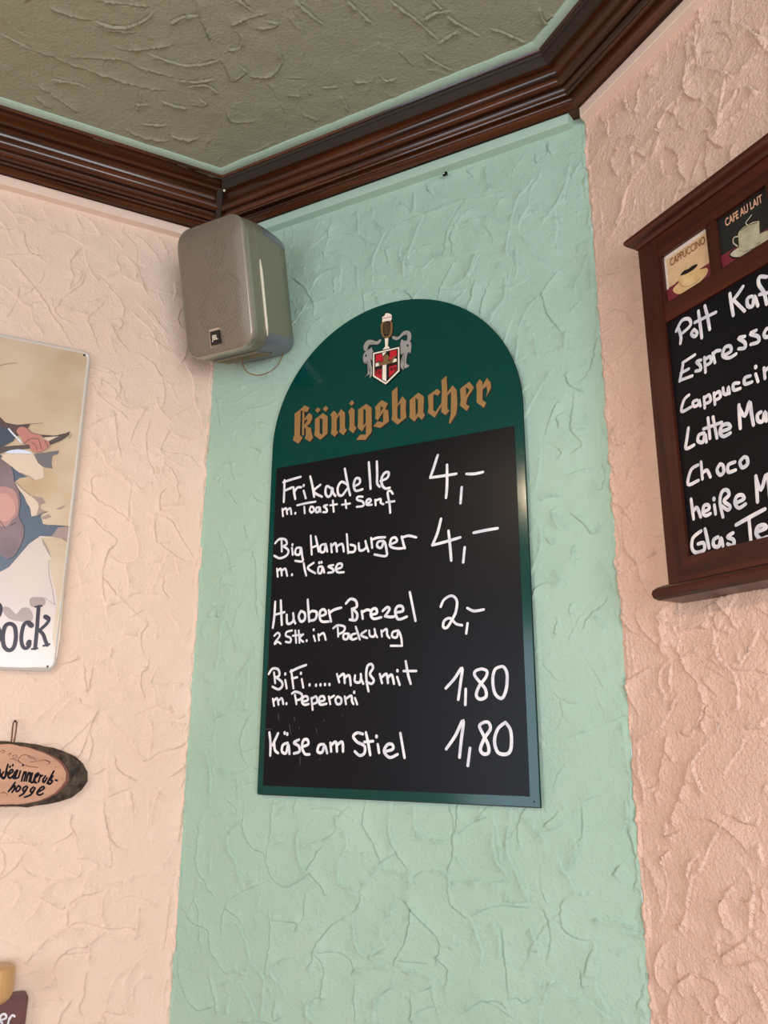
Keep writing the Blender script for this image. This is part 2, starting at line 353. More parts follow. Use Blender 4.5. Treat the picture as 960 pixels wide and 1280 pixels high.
RIDGES = {
'L': [((0,220),4,"""20,410 60,430 120,500 180,570 230,640 265,700 320,780 360,850|0,545 60,590 120,650 150,665 165,730 200,780 215,820|165,640 200,630|30,400 100,395 180,400 230,430|120,290 130,350 160,390 210,400|0,120 40,170 75,210 85,250 60,270 0,260|45,190 90,195 150,215 165,230 220,232|45,80 70,110 105,140 115,185|140,100 190,140 225,190 230,210|410,360 370,400 355,450 365,520 345,570|365,460 410,490 380,545 345,560|420,380 430,430 460,500 490,530|510,510 560,570 605,630 620,690 605,750|530,625 500,660 450,700 440,735 470,790 490,850|310,680 370,680 440,705|590,400 590,440 605,490|550,300 590,340 610,370|630,400 660,430 690,470 720,555|670,440 675,520|515,505 600,500 660,530 700,550 735,600|655,680 690,720 750,770 785,850 790,880|755,680 790,730 830,780|570,720 610,720 600,765 565,760 580,800 640,870|550,740 550,830 570,880|385,200 400,250 430,265|420,210 460,240 490,290|435,290 510,300|690,300 760,370 800,420|800,310 840,390|230,310 260,290 310,290 350,310 410,345|270,670 320,610 400,550 430,500|690,440 750,460"""),
((100,450),4.267,"""395,20 420,70 445,120 450,200 440,250|400,195 410,240 440,290 480,330|65,195 110,190 170,205 210,235 245,260 320,262 350,275|210,190 215,120 225,80|125,110 160,135 195,180 190,210|110,100 95,150 80,200|30,370 90,330 150,305 190,298|190,300 195,400 215,510|45,390 70,440 120,500 140,560 200,600 230,630 275,680|120,500 140,480 200,485|375,320 355,400 355,480 370,540 390,600 415,655|470,350 500,400 550,420 620,430|480,370 440,450 430,490|500,300 560,270 610,235|560,25 590,80 605,130 610,235 640,290 645,370 620,420|375,520 430,510 440,560 430,610 510,670|400,570 400,630 420,650|440,545 490,590 515,640 525,740|430,495 520,500 590,520 640,580|180,620 100,620 65,630 65,700 100,750 170,790 240,840 255,855|0,680 60,715 100,760|275,690 265,760 260,840|260,850 290,920 310,1000 300,1060 260,1085 200,1075 165,1040|455,690 430,720 425,800 500,795|430,775 560,775|305,670 325,690 350,660 385,655|375,820 420,825 470,850 500,880 540,950 600,1050|400,850 400,920 415,975 480,970|410,975 450,1000 500,1040 550,1070 590,1075|0,820 60,840 120,900 190,950 195,980 140,1030 120,1150|350,1085 430,1090 390,1200 370,1235|235,1085 250,1150 260,1230|120,1160 125,1250 135,1280|125,1165 200,1260|250,1260 330,1240 400,1250|460,1030 440,1090|505,1060 520,1130|450,1150 440,1230 480,1270"""),
((60,750),4.8,"""335,0 345,60 355,100|355,30 420,20 460,5|610,130 580,170 560,210 565,290 580,330|610,120 650,160 640,230|605,340 600,400 560,440 555,510 585,600|655,400 610,480 620,530|640,510 740,500 810,500|630,540 650,630 720,660 760,710 830,690|60,430 65,520 65,590|215,390 220,480 235,550|270,400 255,480 240,545|270,400 350,345 380,290 370,380|0,770 40,690 100,630 130,595 180,590 200,610 220,630 300,635|310,650 270,720 240,810 190,920 175,945|255,790 262,880 240,970|330,670 380,740 450,800 500,850 540,930 560,960 600,960|580,690 620,760 615,850 600,950|600,960 680,910 770,885 830,850|400,940 410,1010 460,1050 540,1090|355,920 350,1040 355,1120 355,1180|270,1050 350,1010|365,1180 430,1150 490,1130|500,1150 500,1240|730,1060 830,990|430,560 540,440|660,1150 640,1190|800,270 840,170|720,735 830,740|60,390 130,370 190,350|540,215 440,205"""),
((0,1000),4,"""520,0 520,100 545,170 560,210 600,240 640,250|655,0 655,70 670,130|740,0 740,130|0,215 100,210|260,220 340,180 365,160 380,230 400,300 400,350 380,380 300,400 230,430 200,470 200,510 160,570 130,595|400,290 440,290 480,320 470,345|440,340 420,420 400,480 340,550|200,480 260,520 310,545 325,530|360,70 350,120 380,180|500,430 560,415 610,405|620,405 690,370 770,340 830,300 870,230|545,435 510,490 505,570 520,620 535,640|335,550 335,630|345,520 400,480 440,470 520,455|165,760 220,700 290,650 360,640 420,640|335,640 380,610 460,620 520,640 600,640 650,635 670,650|520,655 470,690 440,730 440,840|450,715 420,735 360,740 300,780 275,830 275,890 290,910|310,770 420,760|160,975 200,940 290,910|130,820 165,760|100,870 160,850 270,845|160,1020 230,995 330,990|355,1000 310,1060 285,1120|440,850 420,900 420,970 395,1040 410,1075|640,830 580,880 540,960 530,1050 600,1070 620,1070|690,530 685,600 665,700|660,1020 660,950 700,890 760,880|500,1075 530,1095 520,1120|820,730 840,600 850,480|830,880 815,960 810,1100|430,1110 500,1105|520,60 560,320 500,310|550,690 630,700|870,130 910,180""")],
'G': [((220,1000),3.2,"""105,60 90,150 85,260 110,320 155,390|130,60 260,60 215,140 210,180 240,240 260,300 290,320 350,325|270,0 275,130 310,190 350,210 365,260 390,320 430,348 470,335 520,305 545,270|390,0 385,100 370,180 365,240|450,10 400,70|520,95 495,130 490,200 500,260 530,275 560,220 590,180|510,150 530,175 600,155 640,120 650,70 690,30|480,0 470,55|540,290 590,350 600,380|650,60 640,120|690,180 665,240 650,320 690,345 730,365 745,355|760,0 750,90 790,170 820,240|680,120 690,190|865,0 855,80 865,150 885,200|690,200 720,210 770,215|745,350 790,290 820,250 880,210|820,270 880,285 945,295|740,370 735,420 690,465 640,490 590,545 555,600 545,650 520,680|200,410 260,370 340,335|945,310 930,350 890,380 860,440 830,490 820,550 840,580|890,390 935,430 940,490 920,560 890,620 870,660|710,460 715,540 740,610 780,625 850,590|20,430 70,490 130,520 145,600 190,680 210,700|200,490 260,500 270,540 290,580 300,640 285,690|195,430 250,470 265,500|375,450 380,540 370,640 360,700|385,478 440,485 490,490 480,520|520,370 515,450 495,500|305,655 350,700 355,780 350,880|200,690 240,680 280,690|410,640 470,635 530,640|410,640 385,690 430,750|560,620 590,660 590,740 580,800|560,610 640,605 700,640 710,670|10,640 20,740 70,820 100,840 160,820|130,700 160,800 160,850|215,790 210,860|250,720 290,780 320,850 320,890|160,740 210,730 250,720|720,740 715,800 720,890|880,680 870,740 820,780 795,830 800,890|600,790 560,790 530,820 540,870 580,890|400,800 395,880 430,860|700,690 750,670 860,665|940,790 945,880|880,200 920,270"""),
((500,1000),3,"""60,20 55,90 80,130 140,150 180,150|190,20 200,100 200,200 180,270|220,10 210,130|350,90 350,160 370,230 400,270 390,300 350,310|330,60 260,90 220,130|420,30 410,120 405,200 440,270 470,340 485,380|350,70 370,140 385,240|200,190 240,250 290,300 380,320 400,360 380,400|190,300 240,305 300,300|185,320 190,390 250,440|50,290 100,265 170,270 190,300 180,370|20,370 70,440 130,500 150,560 130,620|0,270 50,290 30,340|580,170 600,230 640,300 665,350 720,350|655,150 660,200 630,270|680,10 685,130 660,160|850,100 880,180 890,260 880,340|850,0 855,70 830,120|800,280 830,240|665,345 610,380 605,440 620,490 680,520 720,525|720,440 830,460 930,490|830,490 930,510|730,530 740,620 735,700 790,800 830,820|880,800 920,690 935,620|920,690 950,800|265,440 310,410 380,395 480,400|265,440 290,500 310,570 300,620|380,480 390,540 400,640 410,750|330,450 370,490 375,590|490,480 510,520 520,570|535,410 560,460 565,530 555,590|400,750 440,740 470,760 510,720 530,670|540,690 600,690 640,740 700,750 760,800 790,830|680,640 685,700|150,600 180,640 170,700|40,740 45,830|70,720 130,690 110,655 0,640|0,600 100,610|250,790 310,750 380,760 400,780|200,560 205,510|690,660 720,560|460,50 520,110 545,160|540,100 600,40|820,590 850,540|390,380 470,380 480,350"""),
((660,500),4.267,"""165,10 130,80 90,185|195,70 155,100 170,130 160,150|225,155 260,200 290,245 240,280|320,20 320,150|235,160 310,155|120,240 180,280 160,310|70,260 65,350 40,480|200,405 280,380 330,370|400,340 410,390 400,470 370,480 360,430|70,540 110,515 180,515|130,590 150,640 165,690|145,600 220,690|45,630 75,700 70,790 40,880 10,940|220,600 300,660 350,715 410,650|100,740 130,770 155,740|260,780 240,850 270,855|145,905 195,975|190,985 110,975 50,1000 20,1060|380,860 420,920 440,980 460,1040|430,1050 400,1100 330,1150 290,1230|370,1150 410,1220|155,1180 140,1250|225,1150 220,1110 240,1090"""),
((580,160),4.267,"""375,275 330,330 280,400 260,470 260,520|415,230 400,280 360,330 340,430 300,500 295,560|570,195 550,290 535,390|535,390 490,420 490,470 500,530 490,600 510,660|300,500 350,460 420,450 470,465|540,385 630,375|245,550 230,620 235,690|190,710 220,790 220,910 160,990 150,1020 90,1040|250,760 235,830|85,670 50,750 20,820|145,810 110,890 85,1000|70,820 50,900 20,990|520,750 460,820 410,900|400,900 340,970 300,1060|420,890 440,980 520,1090|670,660 650,730 605,830 600,900 620,930 570,990|260,1020 235,1090 220,1190|350,1060 380,1140 400,1220|300,1110 280,1240|550,1080 540,1200|720,1120 680,1270|300,580 350,620 380,680 450,740|125,200 130,290 150,330|20,230 50,270|380,140 390,190 430,195|440,90 470,150|600,660 670,660|10,500 80,480 150,480 200,520|580,240 580,270 630,190|275,630 290,720 280,800|0,380 100,370 200,340|180,410 210,370"""),
((350,220),3.84,"""250,205 235,290 215,360 210,400|235,300 300,285 380,290 430,320 460,350|215,365 280,375 340,400 375,450 380,540|300,450 290,545|260,580 265,500 290,455 220,470 180,500 150,550|60,450 100,440 200,430|60,490 110,530 150,590 165,620 160,680|380,170 380,280|450,150 460,220 510,270|510,270 470,350 450,420 450,520|520,290 560,240 640,200 690,190|690,190 660,270 630,350 615,400|560,100 600,150 680,180|650,80 650,160|740,60 800,115|690,190 780,160 880,120|880,130 820,230 795,310 785,380|930,150 860,210 825,290 830,370|700,440 740,400 820,385 880,380 950,365|850,400 800,480 750,610|540,560 610,560 650,605|450,545 530,545|400,570 410,650|945,370 900,490 800,545|940,510 900,650|780,550 890,550 820,620|510,350 520,430|600,400 600,480|460,560 490,620|110,650 160,620 240,590|700,45 730,90"""),
((640,440),3.556,"""190,70 130,160 90,230 45,320|95,235 160,210 210,215|375,10 330,110 310,130|275,190 270,280 265,340|75,150 40,190|240,90 260,150 330,180"""),
((240,560),2.845,"""155,490 130,540 125,600 160,690 175,720|130,600 105,650 100,740 85,790|100,490 150,490|60,600 120,600|80,560 110,600|235,710 195,780 160,840 155,900 110,950 80,970|80,890 90,970 80,1050 90,1120 140,1160 200,1145|90,960 150,935 210,935|220,940 180,1010 180,1090 200,1130|215,370 230,430 235,600|205,780 195,930|50,1070 70,1150 65,1270|165,1160 170,1270|185,280 200,320|110,460 100,480"""),
((200,440),6.4,"""720,770 780,780 840,810|760,570 830,570 880,590|770,600 700,690|510,900 600,885|820,1050 780,1030|440,1010 500,980 490,1050|600,640 585,710|640,310 670,260|475,370 470,450 490,600""")],
'R': [((660,500),4.267,"""430,20 450,120 460,200 485,250 560,190 630,100|610,190 600,290 600,370|610,430 580,520 510,600 450,540|500,620 510,740 550,830 590,870 620,970 660,1060|450,640 460,780 490,890 520,960|600,0 605,70 620,90|600,880 640,850 690,810|480,1120 530,1180 560,1230|690,1150 740,1100|715,1200 720,1270|440,290 470,400"""),
((760,740),4.74,"""600,30 610,120 630,210 640,290 670,390 730,450 770,520 780,640 780,690 720,715 650,740 610,740|650,50 700,120 770,220|650,130 630,190 680,240 710,200|900,220 880,290 830,370 790,430|345,90 350,170 390,190 415,260|320,200 320,290 330,380|400,350 370,410 340,440 320,500 330,590 360,610|400,340 440,390 470,470 520,520 560,610 580,670|380,420 385,560|450,600 400,660 350,760 320,800|140,270 150,370 175,480|120,530 180,490 240,450|120,550 140,640 190,740|190,890 250,830 330,800|190,890 190,1000 230,1150 290,1140 330,990 350,860|430,830 500,850 560,740 580,670|590,680 560,780 580,840|650,750 660,820 610,880 530,980 520,1040 560,1150 590,1200|820,870 780,950 720,1030 690,1090|350,850 350,940 390,1010|490,1010 470,1130 420,1230|450,390 560,340 650,310|610,390 650,440|290,150 340,110|170,1080 220,1170 210,1270|920,1180 940,1140|830,810 940,800|420,250 520,210 600,220"""),
((760,1000),4.57,"""400,0 380,80 385,150|340,120 345,210 385,190 410,180|650,70 720,100 800,130 850,150 870,110|680,120 620,220 570,310 540,400 500,440 480,500 470,560 455,640|530,310 480,380 480,450|350,290 300,360|200,330 250,420 290,530 300,600|440,640 440,700 410,720 430,765|780,370 820,430 840,560 830,660 810,750|720,480 670,550 650,630 670,710 700,750|810,770 750,830 680,880 650,910|325,820 290,900 290,1010 330,1090 350,1120|480,990 420,1040 360,1110 350,1280|490,1000 590,1030 650,1080 620,1150 640,1200 690,1280|830,770 900,830|840,1060 880,1130 910,1200|570,1280 600,1200|870,260 890,350|240,600 245,780|640,820 650,910|880,520 880,650|270,1150 300,1270"""),
((720,0),4,"""600,110 600,200 600,290|555,200 555,320 545,400 550,450|600,320 670,340 740,360 790,385|780,0 775,120|820,110 870,150 940,190 950,250 880,310 820,370|750,400 740,480 730,560 725,650|550,460 580,490 640,510|540,480 480,530 430,600 420,640|820,440 870,440 920,460|820,440 790,500 740,560 735,620|660,630 670,690 710,730 740,735|700,690 760,620 860,530|790,720 860,750|210,690 280,680 350,690 410,710 460,690|200,750 240,730 290,740|190,790 190,840 210,880|300,740 330,780 350,810 300,850 240,890 190,960|290,760 290,830|430,790 440,870 480,880|450,740 510,770 520,840 560,910|360,810 400,760 420,700|350,830 270,930 240,1040 200,1150|315,440 300,560|245,480 275,580|400,310 370,380|620,770 600,850 570,950|790,740 780,810|400,640 440,670 500,660|650,540 700,590 720,630|440,1000 440,1060|250,1100 290,1110 300,1160|130,1050 135,1150|60,860 100,780 150,720""")],
'C': [((0,0),2.667,"""170,25 250,55 310,65|310,65 370,85 430,85 490,60 510,40|385,155 430,165 500,160 580,148|570,75 610,55 665,50|100,165 160,180 230,210 320,240 400,265 480,290 560,300|240,188 300,192 400,195 470,225 580,255|490,175 560,200 620,215 690,210 735,195|590,265 650,270 715,262|735,195 755,230 775,270|545,335 580,350 625,358|455,345 495,345|420,430 480,455 565,470|570,450 620,465 660,462|660,0 665,50 690,100 710,150|770,85 830,60 890,45|890,70 925,75 910,90 850,95|780,100 805,125 800,160 765,165|920,150 940,205 900,255 830,255|800,220 820,240 780,270|760,375 775,405 850,405|120,325 170,360|130,285 190,325 270,375|175,265 250,275 300,295|0,110 100,160|310,0 450,15 490,20|620,290 680,280 730,310|640,350 690,350 670,330|480,410 550,415|360,100 450,105|470,300 455,380|800,0 845,40"""),
((360,0),2.667,"""455,65 490,42 540,35|480,0 520,35|535,55 580,85 640,120|500,145 570,98|675,92 730,110 790,137|450,175 500,210 550,232|300,240 325,265 360,258|180,320 205,370|115,290 165,285|220,270 270,272|50,280 80,310|30,0 50,25 120,80|340,0 420,60 500,130|200,0 280,75|370,170 420,220|840,20 850,60 870,80|860,70 880,50 900,70|50,380 100,400|0,315 40,318|0,260 50,260""")]}

def corner_ridge(R, u, k=1.0):
    sg = 1 if u < .3 else -1; v = 1.16
    while v < 2.53:
        L = R.rng.uniform(.04, .12); n_ = 5
        P = [(u+sg*R.rng.uniform(.0005, .007), v+L*i/(n_-1)) for i in range(n_)]
        R.line(P, .0030*k*R.rng.uniform(.5, 1.2), side=R.rng.choice([-1, 1]), jit=.0013, width=.0030)
        v += L*R.rng.uniform(.7, 1.2)
Z0 = 1.15
R = Relief(0, .445, Z0, 2.56, 11)
for org, sc_, txt in RIDGES['L']:
    for l in txt.split('|'): R.line(PL.poly(org, sc_, l), .0032)
corner_ridge(R, 0)
R.fill(1800, .0019, .020); R.crumbs(500, .0014); R.finish()
relief_mesh('wall_left', R, PL, (0, LW, 0, HC), M['peach'])
R = Relief(0, WG, Z0, 2.56, 12)
for org, sc_, txt in RIDGES['G']:
    for l in txt.split('|'): R.line(PG.poly(org, sc_, l), .0036)
corner_ridge(R, 0, .5); corner_ridge(R, WG, .6)
R.fill(2200, .0020, .020); R.crumbs(900, .0015); R.finish()
relief_mesh('wall_green', R, PG, (0, WG, 0, HC), M['mint'])
R = Relief(0, .345, Z0, 2.56, 13)
for org, sc_, txt in RIDGES['R']:
    for l in txt.split('|'): R.line(PR.poly(org, sc_, l), .0038)
corner_ridge(R, 0, .95)
R.fill(1800, .0026, .019); R.crumbs(520, .0018); R.finish()
relief_mesh('wall_right', R, PR, (0, RW, 0, HC), M['peach_r'])

# ceiling: x, y grid with relief hanging downward, over the part of the room in view
class CeilP:
    def px(s, x, y):
        d = np.array([(x-480)/FPX, (640-y)/FPX, 1.])@CM; q = CAM+d*((HC-CAM[2])/d[2]); return float(q[0]), float(q[1])
CP = CeilP()
R = Relief(-.66, .42, .86, 1.42, 14)
for org, sc_, txt in RIDGES['C']:
    for l in txt.split('|'):
        R.line([CP.px(org[0]+x/sc_, org[1]+y/sc_) for x, y in pts(l)], .0046, width=.0012, step=.4)
R.fill(700, .0012, .03); R.crumbs(420, .0010); R.finish()
def ceil_place(U, V, H): return np.stack([U, V, HC-H], 1)
relief_mesh('ceiling', R, ceil_place, (-3.2, 2.4, -3.2, 1.42), M['mint_shaded'])

# the rest of the room, behind the photographer
def quad(name, pts4, material, kind='structure'):
    b = MB(); b.add(pts4, [(0, 1, 2, 3)]); o = b.build(name, material); o['kind'] = kind; return o
def back_wall(name, A, B, wc, ww, wh, wname):
    """wall from A to B (plan) with a window opening; the frame is a thing of the setting"""
    A, B = np.array([*A, 0.]), np.array([*B, 0.]); L = np.linalg.norm(B-A); du = (B-A)/L; n_ = np.array([-du[1], du[0], 0])
    if (CAM-A)@n_ < 0: n_ = -n_
    P = Plane(A, du, n_); u = float((np.array(wc)-A)@du); z0, z1 = wc[2]-wh/2, wc[2]+wh/2
    hole = [(u-ww/2, z0), (u-ww/2, z1), (u+ww/2, z1), (u+ww/2, z0)]
    b = MB(); b.plate(P, [(0, 0), (L, 0), (L, HC), (0, HC)], -.12, 0, [hole]); o = b.build(name, M['peach_t']); o['kind'] = 'structure'
    b = MB()
    for a0, a1, c0, c1 in ((u-ww/2, u-ww/2+.05, z0, z1), (u+ww/2-.05, u+ww/2, z0, z1), (u-.03, u+.03, z0, z1), (u-ww/2, u+ww/2, z0, z0+.05), (u-ww/2, u+ww/2, z1-.05, z1)):
        b.box(P, a0, a1, c0, c1, -.08, -.03)
    o = b.build(wname, M['win']); o['kind'] = 'structure'
M['win'] = mat('window_frame_paint', srgb(225, 220, 210), .5)
Lp, Rp = PL.at(LW, 0), PR.at(RW, 0)
_s = np.linalg.solve(np.array([[PR.du[0], -PL.du[0]], [PR.du[1], -PL.du[1]]]), (Rp-Lp)[:2]); Bp = Lp+PR.du*_s[0]
back_wall('wall_back', Rp[:2], Bp[:2], W1C, 1.5, 1.25, 'window_1')
back_wall('wall_side', Lp[:2], Bp[:2], W2C, 1.1, 1.25, 'window_2')
M['floor'] = wood('floor_boards', srgb(120, 84, 58), srgb(150, 108, 74), (1, 0, 0), rough=.45, coat=.1)
quad('floor', [(-3.2, -3.2, 0), (2.4, -3.2, 0), (2.4, 1.6, 0), (-3.2, 1.6, 0)], M['floor'])

# ------------------------------------------------------------------ cornice, trims
DEP = {'L': .110, 'G': .092, 'R': .099}
PN = {'L': PL, 'G': PG, 'R': PR}
def isect(P, a, Q, b):
    """corner of the line a in front of wall P with the line b in front of wall Q (plan)"""
    A = np.array([P.n[:2], Q.n[:2]]); c = np.array([P.n[:2]@P.K[:2]+a, Q.n[:2]@Q.K[:2]+b])
    return np.linalg.solve(A, c)
ZB = 2.556
PROFILE = pts("0,0 0,3 .05,4 .065,4 .07,-6 .1,-9 .16,-9 .2,-5 .22,1 .235,4 .26,6 .285,4 .3,1 .31,0 .33,-3 .36,-5 .4,-5.5 .44,-4 .455,-3 .46,0 .48,4 .51,7 .55,8.5 .59,7.5 .62,4 .635,0 .64,-3 .66,-3 .665,0 .69,1 .72,1 .725,3 .74,5 .76,5.5 .78,4 .79,1 .80,-4 .83,-6 .86,-5 .87,2 .875,5 .93,5.5 .99,3 1,-4")
def prof(wall, t, h):
    D = DEP[wall]; a = np.array([D, HC-.001]); b = np.array([.022, ZB]); d = b-a; L = np.linalg.norm(d); d /= L
    nrm = np.array([-d[1], d[0]])
    if nrm[1] > 0: nrm = -nrm
    q = a+d*t*L+nrm*h*.001
    return q[0], q[1]                            # distance from the wall, height
def sweep(name, wall, section, material, kind='structure', smooth=35, parent=None, uend=None, close=True, label=None, start=None, stop=None):
    """section(w) gives (offset, z) points; mitred at both corners of the green wall"""
    P = PN[wall]; sec = {k: section(k) for k in 'LGR'}; n = len(sec[wall]); rows = []
    for e in (0, 1):
        row = []
        for i in range(n):
            o, z = sec[wall][i]
            if wall == 'L': q = isect(PL, o, PG, sec['G'][i][0]) if e == 0 else (PL.at(uend or LW, 0, o))[:2]
            elif wall == 'G': q = isect(PL, sec['L'][i][0], PG, o) if e == 0 else isect(PG, o, PR, sec['R'][i][0])
            else: q = isect(PG, sec['G'][i][0], PR, o) if e == 0 else (PR.at(uend or RW, 0, o))[:2]
            row.append(np.array([q[0], q[1], z]))
        rows.append(row)
    if start is not None: rows[0] = [a+(b-a)/np.linalg.norm(b-a)*start for a, b in zip(*rows)]
    if stop is not None: rows[1] = [b-(b-a)/np.linalg.norm(b-a)*stop for a, b in zip(*rows)]
    b = MB(); m_ = n if close else n-1
    b.add(rows[0]+rows[1], [(i, (i+1) % n, n+(i+1) % n, n+i) for i in range(m_)]+([tuple(range(n)), tuple(range(2*n-1, n-1, -1))] if close else []))
    o = b.build(name, material, parent, smooth=smooth, label=label)
    if kind: o['kind'] = kind
    return o
def cornice_sec(w):
    out = [prof(w, t, h) for t, h in PROFILE]
    return out+[(.0, ZB-.003), (.0, HC-.001)]
CW = {k: wood('cornice_wood_'+k, srgb(34, 13, 6), srgb(90, 46, 18), PN[k].du, rough=.42, coat=.55, spec=.2, scale=5, stretch=22) for k in 'LGR'}
for i, w in enumerate('LGR'): sweep('trim_%d' % (i+1), w, cornice_sec, CW[w])
def strip_sec(w): return [(0, 2.5575), (.0165, 2.5575), (.0175, 2.5565), (.0175, 2.5405), (.0165, 2.5395), (0, 2.5380)]
sweep('trim_4', 'L', strip_sec, M['peach_t'], smooth=20)
sweep('trim_5', 'G', strip_sec, M['mint_t'], smooth=20, stop=.016)
sweep('trim_6', 'R', strip_sec, M['peach_t'], smooth=20, start=.004)
def caulk_sec(w):
    D = DEP[w]; return [(D-.004, HC-.004), (D+.0005, HC-.0045), (D+.008, HC-.0065), (D+.016, HC-.0035), (D+.016, HC+.002), (D-.004, HC+.002)]
for i, w in enumerate('LGR'): sweep('trim_%d' % (i+7), w, caulk_sec, M['mint_t'], smooth=60)

# brown cable duct stuck on the cornice, and the short upright piece in the corner
def duct_sec(w): return [prof(w, t, h) for t, h in pts(".065,-8 .075,7 .12,7.5 .125,6.3 .135,6.3 .14,7.5 .26,7.5 .275,6.5 .285,-8")]
dl = prof('L', .2, 5)
dc = empty('cable_duct', tuple(PG.at(.05, 2.61, .09)), 'dark brown plastic cable duct run along the top of the cornice and down the corner', 'cable duct')
sweep('duct_cover', 'G', duct_sec, M['duct'], kind=None, smooth=30, parent=dc, start=.002)
sweep('duct_cover', 'R', duct_sec, M['duct'], kind=None, smooth=30, parent=dc, uend=2.0)
def corner(t, h):
    a, b = prof('L', t, h), prof('G', t, h); q = isect(PL, a[0], PG, b[0]); return np.array([q[0], q[1], (a[1]+b[1])/2])
b = MB(); side = PG.du*.6-PL.du*.6; side[2] = 0; side /= np.linalg.norm(side)
bis = PL.n+PG.n; bis /= np.linalg.norm(bis)
A, B_ = corner(.22, 7), corner(1.0, 13); ring = []
for c in (A, B_):
    for s_, h_ in ((-.0055, 0), (.0055, 0), (.0055, -.014), (-.0055, -.014)): ring.append(c+side*(s_-.002)+bis*h_)
b.add(ring, [(0, 1, 2, 3), (7, 6, 5, 4), (0, 4, 5, 1), (1, 5, 6, 2), (2, 6, 7, 3), (3, 7, 4, 0)])
b.build('duct_riser', M['duct'], dc, bevel=.0008)
b = MB()
for dz, du_ in ((.004, .004), (-.008, .007)):
    c = corner(.2, 8)+side*du_+np.array([0, 0, dz]); b.tube([c-side*.002, c, c+side*.0025+bis*.001], [.0012, .003, .001], 6)
b.build('filler_blob', M['filler'], dc, smooth=60, label='white filler squeezed out at the corner joint')

# ------------------------------------------------------------------ menu board on the green wall
BH = .012; BT = .0035
U0, U1, V0, ARC, RAD = .1572, .6143, 1.5096, 2.080, .22855
board = empty('menu_board', tuple(PG.at((U0+U1)/2, V0, BH)), 'tall green round-topped menu board with black writing field, hung on the green wall', 'menu board')
UC = (U0+U1)/2
outline = [(U0, V0), (U1, V0)]+[(UC+RAD*math.cos(a), ARC+RAD*math.sin(a)) for a in np.linspace(0, math.pi, 65)]
b = MB(); b.plate(PG, outline, BH-BT, BH); b.build('panel', M['panel'], board)
b = MB(); o2 = [(UC+(u-UC)*1.0035, ARC+(v-ARC)*1.0028) for u, v in outline]; b.plate(PG, o2, BH-BT-.001, BH-BT+.0002); b.build('backing', M['edge'], board)
b = MB(); b.plate(PG, [(.1678, 1.5222), (.6012, 1.5222), (.6012, 2.0455), (.1678, 2.0455)], BH-.0005, BH+.0004)
field = b.build('writing_field', M['black'], board)
for u, v in ((.1635, 1.516), (.6065, 1.516)):
    b = MB(); b.disc(PG, (u, v), .0012, BH, BH+.0006, 8); b.build('screw', M['dark_screw'], board)

